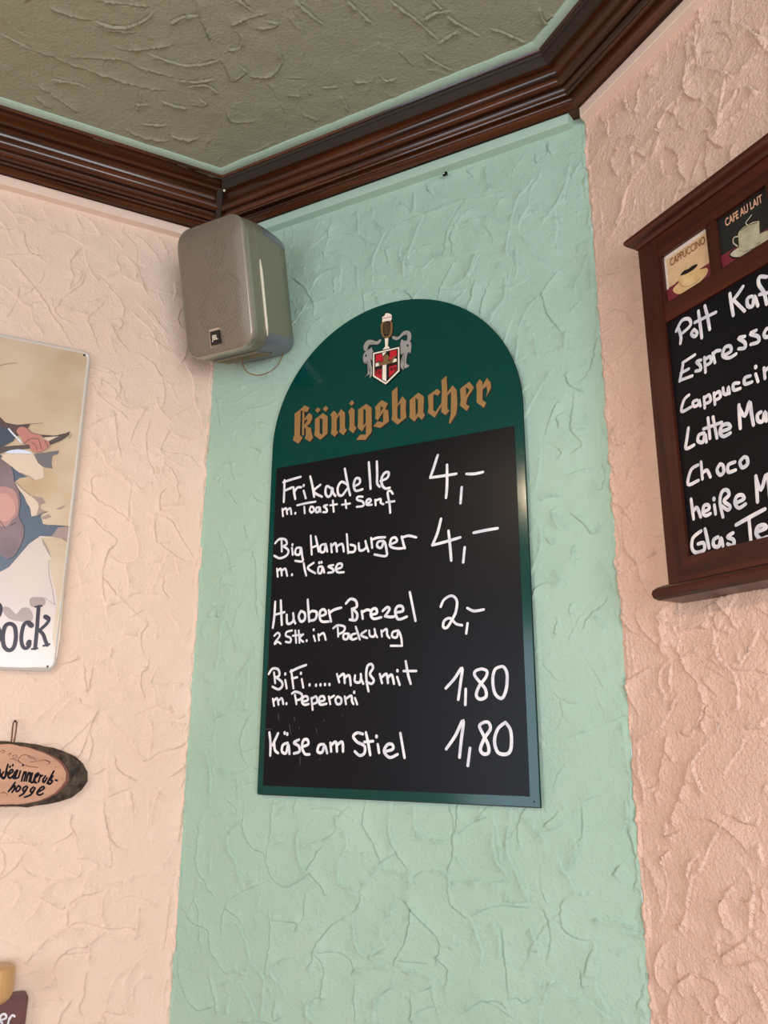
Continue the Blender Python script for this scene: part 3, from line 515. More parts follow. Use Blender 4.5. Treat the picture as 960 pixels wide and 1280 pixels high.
FR, P1, HB, P2, KS, P3 = ((320,560),5.333), ((480,560),5.333), ((320,730),5.333), ((480,730),5.333), ((310,880),5.0526), ((490,880),4.8)
LINES = [
('white handwritten FRIKADELLE', .0045, [(FR, "185,360 188,290 190,215|182,228 230,212 298,192|188,285 225,270 240,262|262,340 255,300 250,262|252,300 275,265 302,262|318,250|318,285 332,335|362,190 378,260 388,325|430,245 385,290 440,325|500,268 470,255 463,300 480,325 500,310 508,265 515,300 530,320|610,245 570,225 545,265 550,310 575,315 605,275|592,138 605,210 615,265 628,315|655,255 690,235 690,205 665,205 652,245 665,285 710,275|752,95 758,180 764,272|806,90 808,180 808,235 825,258|830,220 875,200 885,165 860,165 838,200 840,245 862,270 892,265")]),
('white handwritten M. TOAST + SENF', .0040, [(FR, "175,405 180,455|180,415 200,402 208,440|208,415 228,402 236,440|262,435|275,382 335,368 397,358|322,392 325,435|365,392 358,415 372,430 388,412 378,393 365,392|418,395 402,400 400,425 418,425 425,395 430,425|475,380 452,388 470,405 472,425 448,428|512,350 518,425|495,382 540,375|596,348 602,400|573,378 627,370|712,325 680,325 675,345 712,358 715,385 672,392|735,375 765,355 758,340 738,350 740,378 772,378|795,345 798,382|798,352 830,340 832,365 850,375|912,305 895,285 878,300 890,370 895,432|868,362 922,355")]),
('white handwritten BIG HAMBURGER', .0042, [(FR, "170,610 172,690|128,635 155,608 195,610 205,640 180,655|180,655 215,680 205,715 160,735 122,718|243,645|240,665 245,712|300,665 270,668 262,705 290,710 300,668 308,720 310,755 262,752|365,585 372,710|372,665 412,648|398,590 410,645 418,690|465,640 432,650 430,690 455,690 465,645 475,690|500,640 505,695|505,655 530,635 540,690|540,655 575,640 585,690|605,575 615,700|615,695 655,690 660,655 630,645|685,635 690,680 715,680 735,660 730,620|735,640 750,690|768,600 775,665|775,610 810,598 860,595|850,620 815,625 808,655 835,665 855,625 870,680 865,720 790,710"), (P1, "37,645 85,622 75,597 48,608 43,655 90,670 140,665|118,590 130,640 140,668|118,598 165,585 215,596")]),
('white handwritten M. KAESE', .0040, [(FR, "140,805 145,858|145,820 165,805 172,850|172,820 195,805 208,852|240,845|318,768 325,810 335,850|385,765 345,800 395,835|440,790 418,795 415,830 435,832 445,795 455,830|422,765|437,762|515,780 482,790 510,805 515,825 480,832|530,810 570,795 570,772 545,775 532,805 545,828 585,828")]),
('white handwritten price 4,-, the upper one', .0046, [(P1, "358,48 335,120 308,198|308,198 400,185 482,172|420,112 420,250 413,332|518,262 510,368|550,173 605,172 660,160")]),
('white handwritten price 4,-, the lower one', .0046, [(P1, "380,472 355,570 322,648|322,648 410,625 508,596|430,552 440,650 448,750|538,662 528,762|598,565 670,550 757,535")]),
('white handwritten pretzel line', .0045, [(HB, "128,118 122,220 112,292|165,110 168,190 172,272|125,205 190,188|205,205 208,260 230,262 250,240 248,195|250,235 262,262|300,180 285,215 300,250 325,235 325,195 300,180|345,105 350,180 355,250|355,245 395,235 405,190 375,180 355,195|425,215 465,200 455,170 430,180 425,220 440,250 485,250|485,175 500,250|487,195 520,172 568,158|640,165 645,240|600,130 630,100 665,112 672,150 645,165|645,165 675,200 665,240 625,238|705,180 712,232|705,190 740,172 765,178|765,205 805,195 800,165 775,170 765,205 785,232 835,222|845,180 875,155 890,170 860,215|860,215 900,220 925,215"), (P2, "75,190 125,180 120,150 90,150 75,185 95,235 152,218|172,55 210,245")]),
('white handwritten 2 STK. IN PACKUNG', .0038, [(HB, "122,345 145,325 158,345 130,385 125,400 145,385 165,398|240,310 205,320 200,345 230,360 228,388 198,385|262,310 268,392|285,310 290,392|245,345 300,338|315,335 290,362 315,385|338,378|385,305|385,345 395,380|415,335 420,375|420,345 450,328 465,372|545,290 548,350|515,295 545,275 590,285 585,315 552,335|610,330 585,335 585,365 610,365 618,330 628,365|665,330 638,340 640,370 672,362|665,285 680,330 692,370|735,310 700,340 742,360|755,310 760,345 785,350 795,330 790,300|795,330 808,355|835,310 840,350|840,320 870,300 875,340 890,360"), (P2, "95,310 60,320 55,350 85,355 98,315 115,360 120,412|120,412 45,412")]),
('white handwritten price 2,-', .0042, [(P2, "378,152 400,105 450,78 485,110 480,180 455,235 420,290 395,285 402,245 440,228 480,265 520,275|557,262 548,330|555,160 600,180 665,170")]),
('white handwritten snack line with five dots and MUSS MIT', .0042, [(HB, "120,590 128,660|85,600 110,565 148,570 155,610 125,625|130,620 170,650 175,680 150,702 110,685|195,600|195,640 205,695|235,575 250,695|230,585 280,560 335,540|240,630 275,622|300,595|305,635 315,690|357,672|400,675|430,672|460,670|490,670|540,600 555,655|555,620 585,600 592,660|592,625 622,610 632,675|660,610 660,650 690,655 700,625 698,600|700,630 715,665|750,715 738,650 735,590 745,545 770,535 780,560 760,600 785,640 770,665 735,650|825,600 840,660|840,620 870,600 880,660|880,625 905,605 920,665"), (P2, "90,578|88,620 105,672|145,515 160,600 178,665|130,580 215,580")]),
('white handwritten M. PEPERONI', .0040, [(HB, "112,765 120,812|118,780 140,762 150,805|150,778 172,762 182,800|203,798|260,740 270,800|240,730 265,718 305,735 300,765 270,775|305,785 345,775 340,750 315,755 308,790 325,805 352,800|370,760 378,838|370,768 400,750 408,785 380,800|415,785 455,775 450,750 425,755 420,790 435,805 470,798|485,750 495,800|487,765 520,745|545,750 530,770 540,800 565,795 568,765 545,750|592,750 600,800|600,765 635,745 640,780 650,800|655,722|660,760 675,802")]),
('white handwritten price 1,80, the upper one', .0046, [(P2, "412,695 470,630 520,560 510,660 495,770|545,700 542,805|650,565 610,580 605,610 640,655 675,700 680,750 640,768 615,740 635,680 680,620 685,580 650,565|780,550 740,570 725,640 740,730 785,762 815,700 820,600 800,555 780,550")]),
('white handwritten KAESE AM STIEL', .0046, [(KS, "135,180 142,250 140,325|190,185 165,240 155,260|165,240 170,290 190,310|250,245 220,260 215,300 240,310 255,255 262,315|232,183|248,190|322,225 290,245 320,265 325,300 290,312|340,270 380,255 375,225 350,230 342,275 360,315 388,318|480,255 450,260 440,300 468,305 485,262 500,310|520,245 525,300|525,260 555,240 562,300|562,260 595,240 600,300|725,190 690,182 665,205 690,240 735,265 735,310 705,325 675,300|745,180 760,250 772,322|735,240 790,235|812,205|820,255 828,308|865,300 915,285 910,255 880,258 860,300 895,338 945,318"), (P3, "50,175 75,322")]),
('white handwritten price 1,80, the lower one', .0048, [(P3, "325,270 380,190 427,98 415,220 405,320|468,265 455,370|555,108 525,130 545,180 575,240 580,290 550,300 530,270 555,205 590,150 580,112 555,108|680,110 635,150 615,220 635,290 690,300 715,260 712,160 680,110")]),
]
def write(P, h, width, groups, name, material, parent, label=None, dome=.00035):
    b = MB(); k = 0
    for (org, s_), txt in groups:
        for st in txt.split('|'):
            b.ribbon(P, P.poly(org, s_, st, h), width*(1.15 if ' ' not in st else 1), h+.00003*(k % 9), dome, taper=.12); k += 1
    return b.build(name, material, parent, smooth=60, label=label)
for lab, w, g in LINES: write(PG, BH+.0006, w, g, 'handwriting', M['white'], field, lab)
# scratches left by wiping, lower left of the field
M['scratch'] = mat('chalk_smear', srgb(70, 70, 74), .6)
write(PG, BH+.0005, .0010, [(KS, "190,60 195,100|292,80 295,108|320,145 325,158|430,155 436,185|262,130 270,190|478,100 482,110|600,72|328,330 330,385|455,345 455,355|112,160 150,158")], 'smear', M['scratch'], field, 'faint grey wipe marks')['kind'] = 'stuff'

# blackletter name: gold letters over a black shadow
K1, K2, K3 = ((350,490),9.6), ((430,470),9.6), ((520,460),8.727)
GOTHIC = [(K1, ["178,262 240,215 250,222 240,520 275,548 225,622 155,578 175,520", "240,215 298,162 358,190 328,242 290,232 248,222", "272,235 295,235 290,520 268,520", "290,330 350,252 385,275 390,320 360,380 322,414 372,432 386,510 400,550 362,598 300,560 314,510 312,440 288,430 288,405 326,350 328,322 292,352", "422,330 520,252 575,295 572,500 485,575 412,520 422,460/478,310 515,330 512,515 478,495", "455,185 490,212 455,252 425,222", "550,165 582,198 548,238 515,205", "605,275 648,225 688,262 684,290 735,205 782,250 782,430 805,455 765,520 712,480 722,440 718,275 684,325 682,460 700,488 658,538 612,500 622,450 622,310", "862,185 898,215 895,400 920,435 880,497 828,452 838,410 835,270 820,238", "865,98 895,130 862,168 832,138"]),
(K2, ["172,405 270,335 332,382 335,670 260,768 148,768 195,705 265,705 268,580 218,668 165,620 170,560/234,395 264,412 264,560 234,600", "375,370 455,290 530,332 495,400 532,412 542,545 440,625 355,605 405,545 472,558 474,440 470,432 405,538 378,505 382,430/440,365 475,380 438,440", "577,185 642,130 645,345 700,245 748,295 742,400 750,500 645,585 572,525 582,470/642,365 680,325 680,528 642,500", "790,290 895,200 961,250 952,432 974,470 935,529 892,487 845,548 785,495 792,440/858,262 890,290 888,440 862,482"]),
(K3, ["132,302 232,228 270,260 238,305 205,285 190,300 190,460 215,480 278,385 285,250 278,135 335,85 342,250 340,275 400,190 445,240 452,400 440,500 375,608 360,600 382,500 385,260 345,300 342,440 365,465 325,518 278,480 280,415 205,542 130,488 140,420", "482,230 582,150 635,212 560,330 548,395 585,420 555,470 482,412 490,350/545,210 585,240 550,305", "655,185 695,125 725,150 727,195 775,108 815,160 820,220 765,318 780,260 772,200 728,235 725,350 768,380 740,435 662,375 665,240"])]
for nm, mt, dx, dy, h0, h1, lab in (('lettering_shadow', M['ink'], 1.5, 1.1, BH, BH+.0003, 'black drop shadow of the blackletter word'), ('lettering', M['gold'], 0, 0, BH, BH+.0007, 'gold blackletter word across the arch')):
    b = MB()
    for (org, s_), polys in GOTHIC:
        for t in polys:
            loops = [[PG.px(org[0]+dx+x/s_, org[1]+dy+y/s_, BH) for x, y in pts(q)] for q in t.split('/')]
            b.plate(PG, loops[0], h0, h1, loops[1:])
    b.build(nm, mt, board, label=lab)

# crest above the word
CD = ((440, 380), 10.667)
def printed(P, h, cr_, items, name, parent, label=None, step=.00012):
    """items: (material, kind, data[, width]) stacked in order; kinds: poly, line, ring"""
    mats, b = [], MB()
    for k, it in enumerate(items):
        if it[0] not in mats: mats.append(it[0])
        mi = mats.index(it[0]); hh = h+step*(k+1)
        for t in it[2].split('|'):
            if it[1] == 'poly':
                loops = [P.poly(*cr_, q, h) for q in t.split('/')]; b.plate(P, loops[0], h, hh, loops[1:], mi=mi)
            elif it[1] == 'blob': b.plate(P, [tuple(q) for q in catmull([np.array(q) for q in P.poly(*cr_, t, h)], True, 4)], h, hh, mi=mi)
            else: b.ribbon(P, P.poly(*cr_, t, h), it[3], hh, .00005, closed=it[1] == 'ring', smooth=it[1] != 'ring', mi=mi)
    return b.build(name, mats, parent, label=label)
goatL = "155,680 190,630 240,600 265,580 270,600 288,650 282,690 285,765 250,740 262,820 278,920 240,990 232,940 170,975 210,930 205,800 165,795 150,740"
goatR = "665,475 700,495 760,485 790,530 790,600 780,655 742,662 725,760 730,800 765,825 710,860 685,820 690,880 650,840 655,760 690,650 655,675 645,560"
hornL = "165,620 160,560 200,495 260,480 330,500 380,472 392,490 350,540 280,542 225,560 200,625"
hornR = "540,440 555,430 620,440 690,370 760,362 792,410 785,485 742,480 740,420 690,420 610,482 545,465"
I, Gy, Cr, Rd, Li = M['ink'], M['grey'], M['cream'], M['red'], M['lion']
M['hatch'] = mat('dark_grey_print', srgb(96, 92, 88), .4)
printed(PG, BH, CD, [
 (I, 'ring', goatL, .0030), (I, 'ring', goatR, .0030), (I, 'ring', hornL, .0030), (I, 'ring', hornR, .0030),
 (I, 'poly', "400,215 400,180 430,150 445,115 460,100 500,118 540,145 540,220 556,330 540,430 495,470 492,560 525,610 405,630 440,570 435,470 395,430 380,350 390,250"),
 (Gy, 'blob', goatL), (Gy, 'blob', goatR), (Gy, 'blob', hornL), (Gy, 'blob', hornR),
 (M['hatch'], 'line', "215,590 235,545|235,555 262,525|255,530 290,515|700,400 715,420|725,385 730,410|745,385 740,410|210,760 235,900|245,850 240,950|705,700 700,820|700,660 670,780", .0009),
 (I, 'blob', "182,680 196,680 202,692 196,704 182,704", ), (I, 'blob', "738,545 752,545 757,558 750,570 736,568"),
 (I, 'line', "160,790 205,775|742,655 775,650", .0008),
 (Cr, 'blob', "412,215 410,182 440,162 455,132 490,130 530,150 528,215 490,235 412,245"), (Rd, 'line', "418,198 470,190 525,178", .0012),
 (Li, 'blob', "402,255 530,235 545,330 530,420 482,458 442,458 407,430 392,350"),
 (I, 'blob', "432,262 510,242 517,330 500,412 465,440 430,420 420,345"),
 (Li, 'line', "465,262 466,430|455,275 435,268|455,300 430,290|456,325 430,315|456,350 430,340|456,375 432,368|458,400 438,395|478,270 500,255|478,295 505,280|478,320 505,308|478,348 505,335|478,372 503,362|478,398 498,390", .0010),
 (Cr, 'poly', "445,468 490,460 482,560 512,598 415,618 452,572"),
 (I, 'poly', "282,652 648,568 650,910 460,1090 282,982"),
 (Cr, 'poly', "290,662 640,580 642,903 460,1080 290,975"), (I, 'poly', "308,677 622,602 622,893 460,1055 308,962"),
 (Rd, 'poly', "325,690 400,668 425,720 420,785 370,762 325,790|515,640 605,618 605,700 520,755 495,745 515,700|320,890 405,870 405,1010 320,965|508,845 605,820 605,888 505,985"),
 (Cr, 'poly', "418,820 468,810 468,1045 415,1015|415,660 470,650 420,705|325,800 360,790 380,830 325,845|555,745 605,735 605,775 550,790"),
 (Li, 'blob', "372,830 380,805 350,772 400,785 428,780 430,715 470,680 500,710 495,770 540,752 560,712 598,705 572,735 550,785 500,805 430,825"),
 (I, 'line', "342,890 342,950|328,905 342,890|388,880 370,900 366,935 385,940 388,915 368,915|545,855 530,865 548,880 550,895 530,895 528,880 545,868 545,855|590,850 572,855 572,875 592,872 590,850|592,872 580,898", .0014)],
 'crest', board, 'small crest of a shield between two grey goat heads under a beer glass')

# ------------------------------------------------------------------ loudspeaker in the corner
SS = .97
def rotm(a, b_, c):
    Rz = np.array([[math.cos(a), -math.sin(a), 0], [math.sin(a), math.cos(a), 0], [0, 0, 1]])
    Rx = np.array([[1, 0, 0], [0, math.cos(b_), -math.sin(b_)], [0, math.sin(b_), math.cos(b_)]])
    Ry = np.array([[math.cos(c), 0, math.sin(c)], [0, 1, 0], [-math.sin(c), 0, math.cos(c)]])
    return Rz@Rx@Ry
SR = rotm(*np.radians([-33.41, 17.15, 4.17])); SO = np.array([-.29804, 1.22931, 2.34306])
def S(x, y, z): return SO+SR@(np.array([x, y, z])*SS)
M['shell'] = mat('warm_silver_plastic', srgb(134, 132, 114), .38, metal=.35, bump=[(700, .05, .0003)])
M['cap'] = mat('blue_grey_plastic', srgb(128, 132, 140), .33, metal=.45)
M['rim'] = mat('silver_rim', srgb(170, 165, 152), .28, metal=.6)
M['slot'] = mat('ivory_plastic', srgb(225, 218, 195), .4)
M['cone'] = mat('dark_cone', srgb(46, 40, 34), .25, coat=.5); M['badge'] = mat('black_badge', srgb(14, 13, 14), .35)
M['chrome'] = mat('bright_metal', srgb(215, 205, 195), .2, metal=1)
M['wire'] = mat('copper_wire', srgb(135, 90, 62), .5)
# perforated grille: fine square mesh of dots one can see through
gm = mat('perforated_grille', srgb(150, 138, 122), .42, metal=.45); nt = gm.node_tree; pb = nt.nodes['Principled BSDF']
tc = nt.nodes.new('ShaderNodeUVMap'); mp = nt.nodes.new('ShaderNodeMapping'); mp.inputs['Scale'].default_value = (430, 430, 430)
nt.links.new(tc.outputs[0], mp.inputs[0]); vo = nt.nodes.new('ShaderNodeTexVoronoi'); vo.inputs['Randomness'].default_value = 0; vo.inputs['Scale'].default_value = 1
nt.links.new(mp.outputs[0], vo.inputs['Vector'])
mr = nt.nodes.new('ShaderNodeMapRange'); mr.inputs[1].default_value = .30; mr.inputs[2].default_value = .42; mr.inputs[3].default_value = .30; mr.inputs[4].default_value = 1.0
nt.links.new(vo.outputs['Distance'], mr.inputs[0]); nt.links.new(mr.outputs[0], pb.inputs['Alpha'])
bp = nt.nodes.new('ShaderNodeBump'); bp.inputs['Strength'].default_value = .3; bp.inputs['Distance'].default_value = .0006
nt.links.new(vo.outputs['Distance'], bp.inputs['Height']); nt.links.new(bp.outputs[0], pb.inputs['Normal'])

def rrect(w, h, r, n=8):
    out = []
    for cx, cz, a0 in ((w/2-r, h/2-r, 0), (-w/2+r, h/2-r, 90), (-w/2+r, -h/2+r, 180), (w/2-r, -h/2+r, 270)):
        for k in range(n+1):
            a = math.radians(a0+90*k/n); out.append((cx+r*math.cos(a), cz+r*math.sin(a)))
    return out
def zoff(r, d): return [(x, z+d) for x, z in r]
def loft(b, rings, cap0=True, cap1=True, mi=0, close=True):
    n = len(rings[0][1]); vs = [S(x, y, z) for y, rg in rings for x, z in rg]
    fs = [(i*n+k, i*n+(k+1) % n, (i+1)*n+(k+1) % n, (i+1)*n+k) for i in range(len(rings)-1) for k in range(n if close else n-1)]
    if cap0: fs.append(tuple(range(n)))
    if cap1: fs.append(tuple(range((len(rings)-1)*n, len(rings)*n)))
    b.add(vs, fs, mi)
W_, H_ = .159, .235
spk = empty('loudspeaker', tuple(S(0, .12, -H_/2)), 'silver grey loudspeaker with perforated grille, mounted in the corner under the cornice', 'loudspeaker')
b = MB()
body = [(.010, rrect(W_*.955, H_*.97, .026)), (.012, rrect(W_*.985, H_*.985, .028)), (.020, rrect(W_, H_, .030)), (.034, rrect(W_, H_, .030)), (.0345, rrect(W_*.985, H_*.99, .029)), (.036, rrect(W_*.985, H_*.99, .029)), (.0365, rrect(W_*.995, H_*.997, .029)),
        (.07, zoff(rrect(W_*.975, H_*.98, .028), -.002)), (.105, zoff(rrect(W_*.93, H_*.955, .028), -.004)), (.128, zoff(rrect(W_*.885, H_*.93, .028), -.006)), (.134, zoff(rrect(W_*.80, H_*.86, .026), -.006))]
loft(b, body); shell = b.build('cabinet', M['shell'], spk, smooth=40)
b = MB(); loft(b, [(.016, rrect(W_*1.002, H_*1.002, .031)), (.010, rrect(W_*1.012, H_*1.008, .031)), (.004, rrect(W_*1.004, H_*1.004, .031)), (.001, rrect(W_*.975, H_*.982, .029)), (.006, rrect(W_*.955, H_*.965, .027))], False, False)
b.build('rim', M['rim'], spk, smooth=60, label='brighter silver rim')
# grille dome
b = MB(); rings = []
for k in range(9):
    f_ = k/8; rings.append((.002-.007*math.sqrt(max(0, 1-(1-f_)**2)), rrect(W_*.975*(1-f_*.93), H_*.982*(1-f_*.93), .029*(1-f_*.9))))
loft(b, rings, False, True); gr = b.build('grille', gm, spk, smooth=60, label='fine square-mesh metal grille')
uv = gr.data.uv_layers.new(name='UVMap'); inv = SR.T; off = root_loc(spk)
for lp in gr.data.loops:
    q = inv@((np.array(gr.data.vertices[lp.vertex_index].co)+off)-SO)/SS; uv.data[lp.index].uv = (q[0], q[2])
# drivers behind the grille
def cone(name, cx, cz, r, dep, lab):
    b = MB(); n = 28; rows = [(r, .0065), (r*.92, .0045), (r*.82, .0065), (r*.35, .0065+dep*.5), (r*.3, .0050), (r*.15, .0035), (.0005, .003)]
    vs = [S(cx+rr*math.cos(2*math.pi*k/n), y, cz+rr*math.sin(2*math.pi*k/n)) for rr, y in rows for k in range(n)]
    b.add(vs, [(i*n+k, i*n+(k+1) % n, (i+1)*n+(k+1) % n, (i+1)*n+k) for i in range(len(rows)-1) for k in range(n)])
    return b.build(name, M['cone'], spk, smooth=50, label=lab)
cone('woofer', .008, -.030, .058, .004, 'large round driver seen through the grille')
cone('tweeter', .010, .060, .026, .003, 'small round driver seen through the grille')
b = MB(); loft(b, [(.0075, rrect(W_*.95, H_*.96, .027))], True, False); b.build('baffle', mat('grey_baffle', srgb(112, 102, 90), .5, metal=.2), spk)
# end caps that wrap the rear
def shell_ring(y, grow):
    ys = [q[0] for q in body]; i = max(0, min(len(body)-2, sum(1 for v in ys if v <= y)-1)); t = (y-ys[i])/(ys[i+1]-ys[i])
    a, c = body[i][1], body[i+1][1]; out = []
    for (x0, z0), (x1, z1) in zip(a, c):
        x, z = x0+(x1-x0)*t, z0+(z1-z0)*t; l = math.hypot(x, z); out.append((x+grow*x/l, z+grow*z/l))
    return out
for sgn, lim, y0 in ((1, .080, .060), (-1, .066, .040)):
    b = MB(); rows = []
    N = 9
    for k in range(N):
        y = y0+(.128-y0)*k/(N-1); rg = shell_ring(y, .0016)
        lim_k = lim+(.018*max(0, 1-k/2.0)**2)
        # arc of the section beyond the limit, from one side round to the other
        full = []
        for i in range(len(rg)):
            (x0, z0), (x1, z1) = rg[i], rg[(i+1) % len(rg)]
            for j in range(4): full.append((x0+(x1-x0)*j/4, z0+(z1-z0)*j/4))
        sel = [(x, z) for x, z in full if z*sgn > lim_k*.9]
        sel.sort(key=lambda q: math.atan2(q[0], q[1]*sgn))
        L = [0]
        for i in range(1, len(sel)): L.append(L[-1]+math.dist(sel[i], sel[i-1]))
        res = []
        for q in range(25):
            t = L[-1]*q/24; i = max(0, min(len(sel)-2, sum(1 for v in L if v <= t)-1)); f_ = (t-L[i])/(L[i+1]-L[i]+1e-9)
            res.append((sel[i][0]+(sel[i+1][0]-sel[i][0])*f_, sel[i][1]+(sel[i+1][1]-sel[i][1])*f_))
        rows.append((y, res))
    inner = [(y, [(x*.93, z*.96) for x, z in rg]) for y, rg in rows]
    n = 25; vs = [S(x, y, z) for y, rg in rows for x, z in rg]+[S(x, y, z) for y, rg in inner for x, z in rg]; o_ = N*n
    fs = [(i*n+k, i*n+k+1, (i+1)*n+k+1, (i+1)*n+k) for i in range(N-1) for k in range(n-1)]
    fs += [(k, k+1, o_+k+1, o_+k) for k in range(n-1)]+[((N-1)*n+k, (N-1)*n+k+1, o_+(N-1)*n+k+1, o_+(N-1)*n+k) for k in range(n-1)]
    for k in (0, n-1): fs += [(i*n+k, (i+1)*n+k, o_+(i+1)*n+k, o_+i*n+k) for i in range(N-1)]
    b.add(vs, fs); b.build('end_cap', M['cap'], spk, smooth=40, label='blue-grey rear cap, '+('upper' if sgn > 0 else 'lower'))
for k in range(6):
    b = MB(); y = .039+k*.0085; z = -H_/2-.0022+.0002*k; p = [S(-.055, y, z-.0005), S(.055, y, z-.0005)]
    b.tube(p, .0013, 6); b.build('rib', M['shell'], spk, smooth=60)
# ivory slot on the right side
b = MB(); b.tube([S(W_/2+.0003, .0415, z) for z in np.linspace(-.096, .040, 9)], [.0009]+[.0028]*7+[.0009], 8)
sl = b.build('side_slot', M['slot'], spk, smooth=60, label='narrow ivory strip down the side')
b = MB()
for k in range(8): z = -.012+.0045*k; b.tube([S(W_/2+.0018, .0392, z), S(W_/2+.0018, .0438, z)], .0009, 6)
b.build('grip_rib', M['slot'], sl, smooth=60)
# badge
b = MB()
def sbox(b, x0, x1, y0, y1, z0, z1, mi=0):
    b.add([S(x, y, z) for y in (y0, y1) for z in (z0, z1) for x in (x0, x1)], [(0, 1, 3, 2), (4, 6, 7, 5), (0, 4, 5, 1), (2, 3, 7, 6), (0, 2, 6, 4), (1, 5, 7, 3)], mi)
sbox(b, -.0120, .0100, -.0062, -.001, -.1010, -.0780); bd = b.build('badge', M['badge'], spk, label='small black maker badge')
b = MB(); sbox(b, -.0120, .0100, -.0064, -.001, -.0772, -.0735); sbox(b, -.0134, -.0122, -.0062, -.001, -.107, -.0735); b.build('badge_trim', M['chrome'], bd, label='bright metal strip over the badge')
def text_mesh(body_, place, size, name, material, parent, sx=1, label=None, depth=.0002, align='CENTER', bold=0):
    cu = bpy.data.curves.new('tmp', 'FONT'); cu.body = body_; cu.size = size; cu.align_x = align; cu.align_y = 'CENTER'; cu.offset = bold
    ob = bpy.data.objects.new('tmp', cu); COL.objects.link(ob)
    me = ob.to_mesh(); b = MB()
    b.add([place(v.co.x*sx, v.co.y) for v in me.vertices], [tuple(p.vertices) for p in me.polygons])
    ob.to_mesh_clear(); bpy.data.objects.remove(ob); bpy.data.curves.remove(cu)
    return b.build(name, material, parent, label=label)
text_mesh('JBL', lambda x, y: S(-.001+x, -.0065, -.0895+y), .0125, 'badge_lettering', M['slot'], bd, sx=.85, bold=.0003)
# bracket between cabinet and wall, and the thin loop of wire under it
b = MB(); p0, p1 = S(0, .125, -.01), None
c_ = np.array(S(0, .16, -.03)); uu = float((c_-PG.K*np.array([1, 1, 0]))@PG.du)
p1 = PG.at(max(.04, uu), c_[2], .004); b.tube([p0, (np.array(p0)+p1)/2+np.array([0, 0, -.004]), p1], .009, 10)
b.box(PG, max(.04, uu)-.025, max(.04, uu)+.025, c_[2]-.03, c_[2]+.03, 0, .005)
b.build('wall_bracket', M['duct'], spk, smooth=40)
wp = [(303,447,.06), (303.5,456,.045), (309,465,.032), (320,469,.026), (332,467,.024), (345,459,.02), (352,447,.018), (353,440,.016)]
b = MB(); q3 = [PG.at(*PG.px(x, y, h), h) for x, y, h in wp]; b.tube(catmull([np.array(q) for q in q3], k=5), .0010, 6)
b.build('wire_loop', M['wire'], spk, smooth=80, label='thin brown wire hanging in a loop below')

# tiny clip on the green trim
b = MB(); q = PG.px(556.5, 217, .012); b.box(PG, q[0]-.004, q[0]+.004, q[1]-.0035, q[1]+.002, .010, .0145); 
cl = b.build('cable_clip', M['dark_screw'], bevel=.0006); tag(cl, 'tiny dark clip nailed to the pale strip above the round board', 'clip')
b = MB(); b.box(PG, q[0]-.0032, q[0]-.0002, q[1]-.0018, q[1]+.0003, .0140, .0152); b.build('nail_head', M['filler'], cl)

# ------------------------------------------------------------------ coffee board on the right wall
FH = .030; PH = .0255
FU0, FU1 = .1165, .5230
IU0, IV0, IV1 = .1490, 1.8030, 2.1070
cb = empty('coffee_board', tuple(PR.at((FU0+FU1)/2, 1.755, 0)), 'dark red-brown framed coffee menu board with crown moulding on the pink right wall', 'menu board')
WV = wood('frame_wood_upright', srgb(46, 16, 9), srgb(80, 33, 19), (0, 0, 1), rough=.4, coat=.25, spec=.25, scale=4, stretch=16)
WH = wood('frame_wood_level', srgb(48, 16, 9), srgb(86, 34, 19), PR.du, rough=.4, coat=.25, spec=.25, scale=4, stretch=16)
def plank(name, poly, h0, h1, mt, bev=.0012, label=None):
    b = MB(); b.plate(PR, poly, h0, h1); return b.build(name, mt, cb, bevel=0, label=label)
IU1 = FU1-(IU0-FU0); VB, VT = 1.7735, 2.2330
plank('side_rail', [(FU0, VB), (IU0, IV0), (IU0, VT), (FU0, VT)], 0, FH, WV)
plank('side_rail', [(IU1, IV0), (FU1, VB), (FU1, VT), (IU1, VT)], 0, FH, WV)
plank('bottom_rail', [(FU0, VB), (FU1, VB), (IU1, IV0), (IU0, IV0)], 0, FH, WH)
plank('middle_rail', [(IU0, IV1), (IU1, IV1), (IU1, 2.1335), (IU0, 2.1335)], .004, FH-.0015, WH)
plank('top_rail', [(IU0, 2.2005), (IU1, 2.2005), (IU1, VT), (IU0, VT)], .004, FH-.0008, WH)
TW, TG = .0718, .0145
tiles = [IU0+.0052+k*(TW+TG) for k in range(4)]
edges = [IU0]+[tiles[k]+TW for k in range(4)]
for k in range(4):
    a = tiles[k]+TW; e = tiles[k+1] if k < 3 else IU1
    plank('tile_divider', [(a, 2.1335), (e, 2.1335), (e, 2.2005), (a, 2.2005)], .004, FH-.0015, WV)
plank('tile_divider', [(IU0, 2.1335), (tiles[0], 2.1335), (tiles[0], 2.2005), (IU0, 2.2005)], .004, FH-.0015, WV)
b = MB(); b.plate(PR, [(IU0-.004, IV0-.004), (IU1+.004, IV0-.004), (IU1+.004, 2.205), (IU0-.004, 2.205)], .004, PH-.006)
b.build('back_panel', M['edge'], cb)
b = MB(); b.plate(PR, [(IU0, IV0), (IU1, IV0), (IU1, IV1), (IU0, IV1)], PH-.008, PH); cf = b.build('writing_field', M['black'], cb)
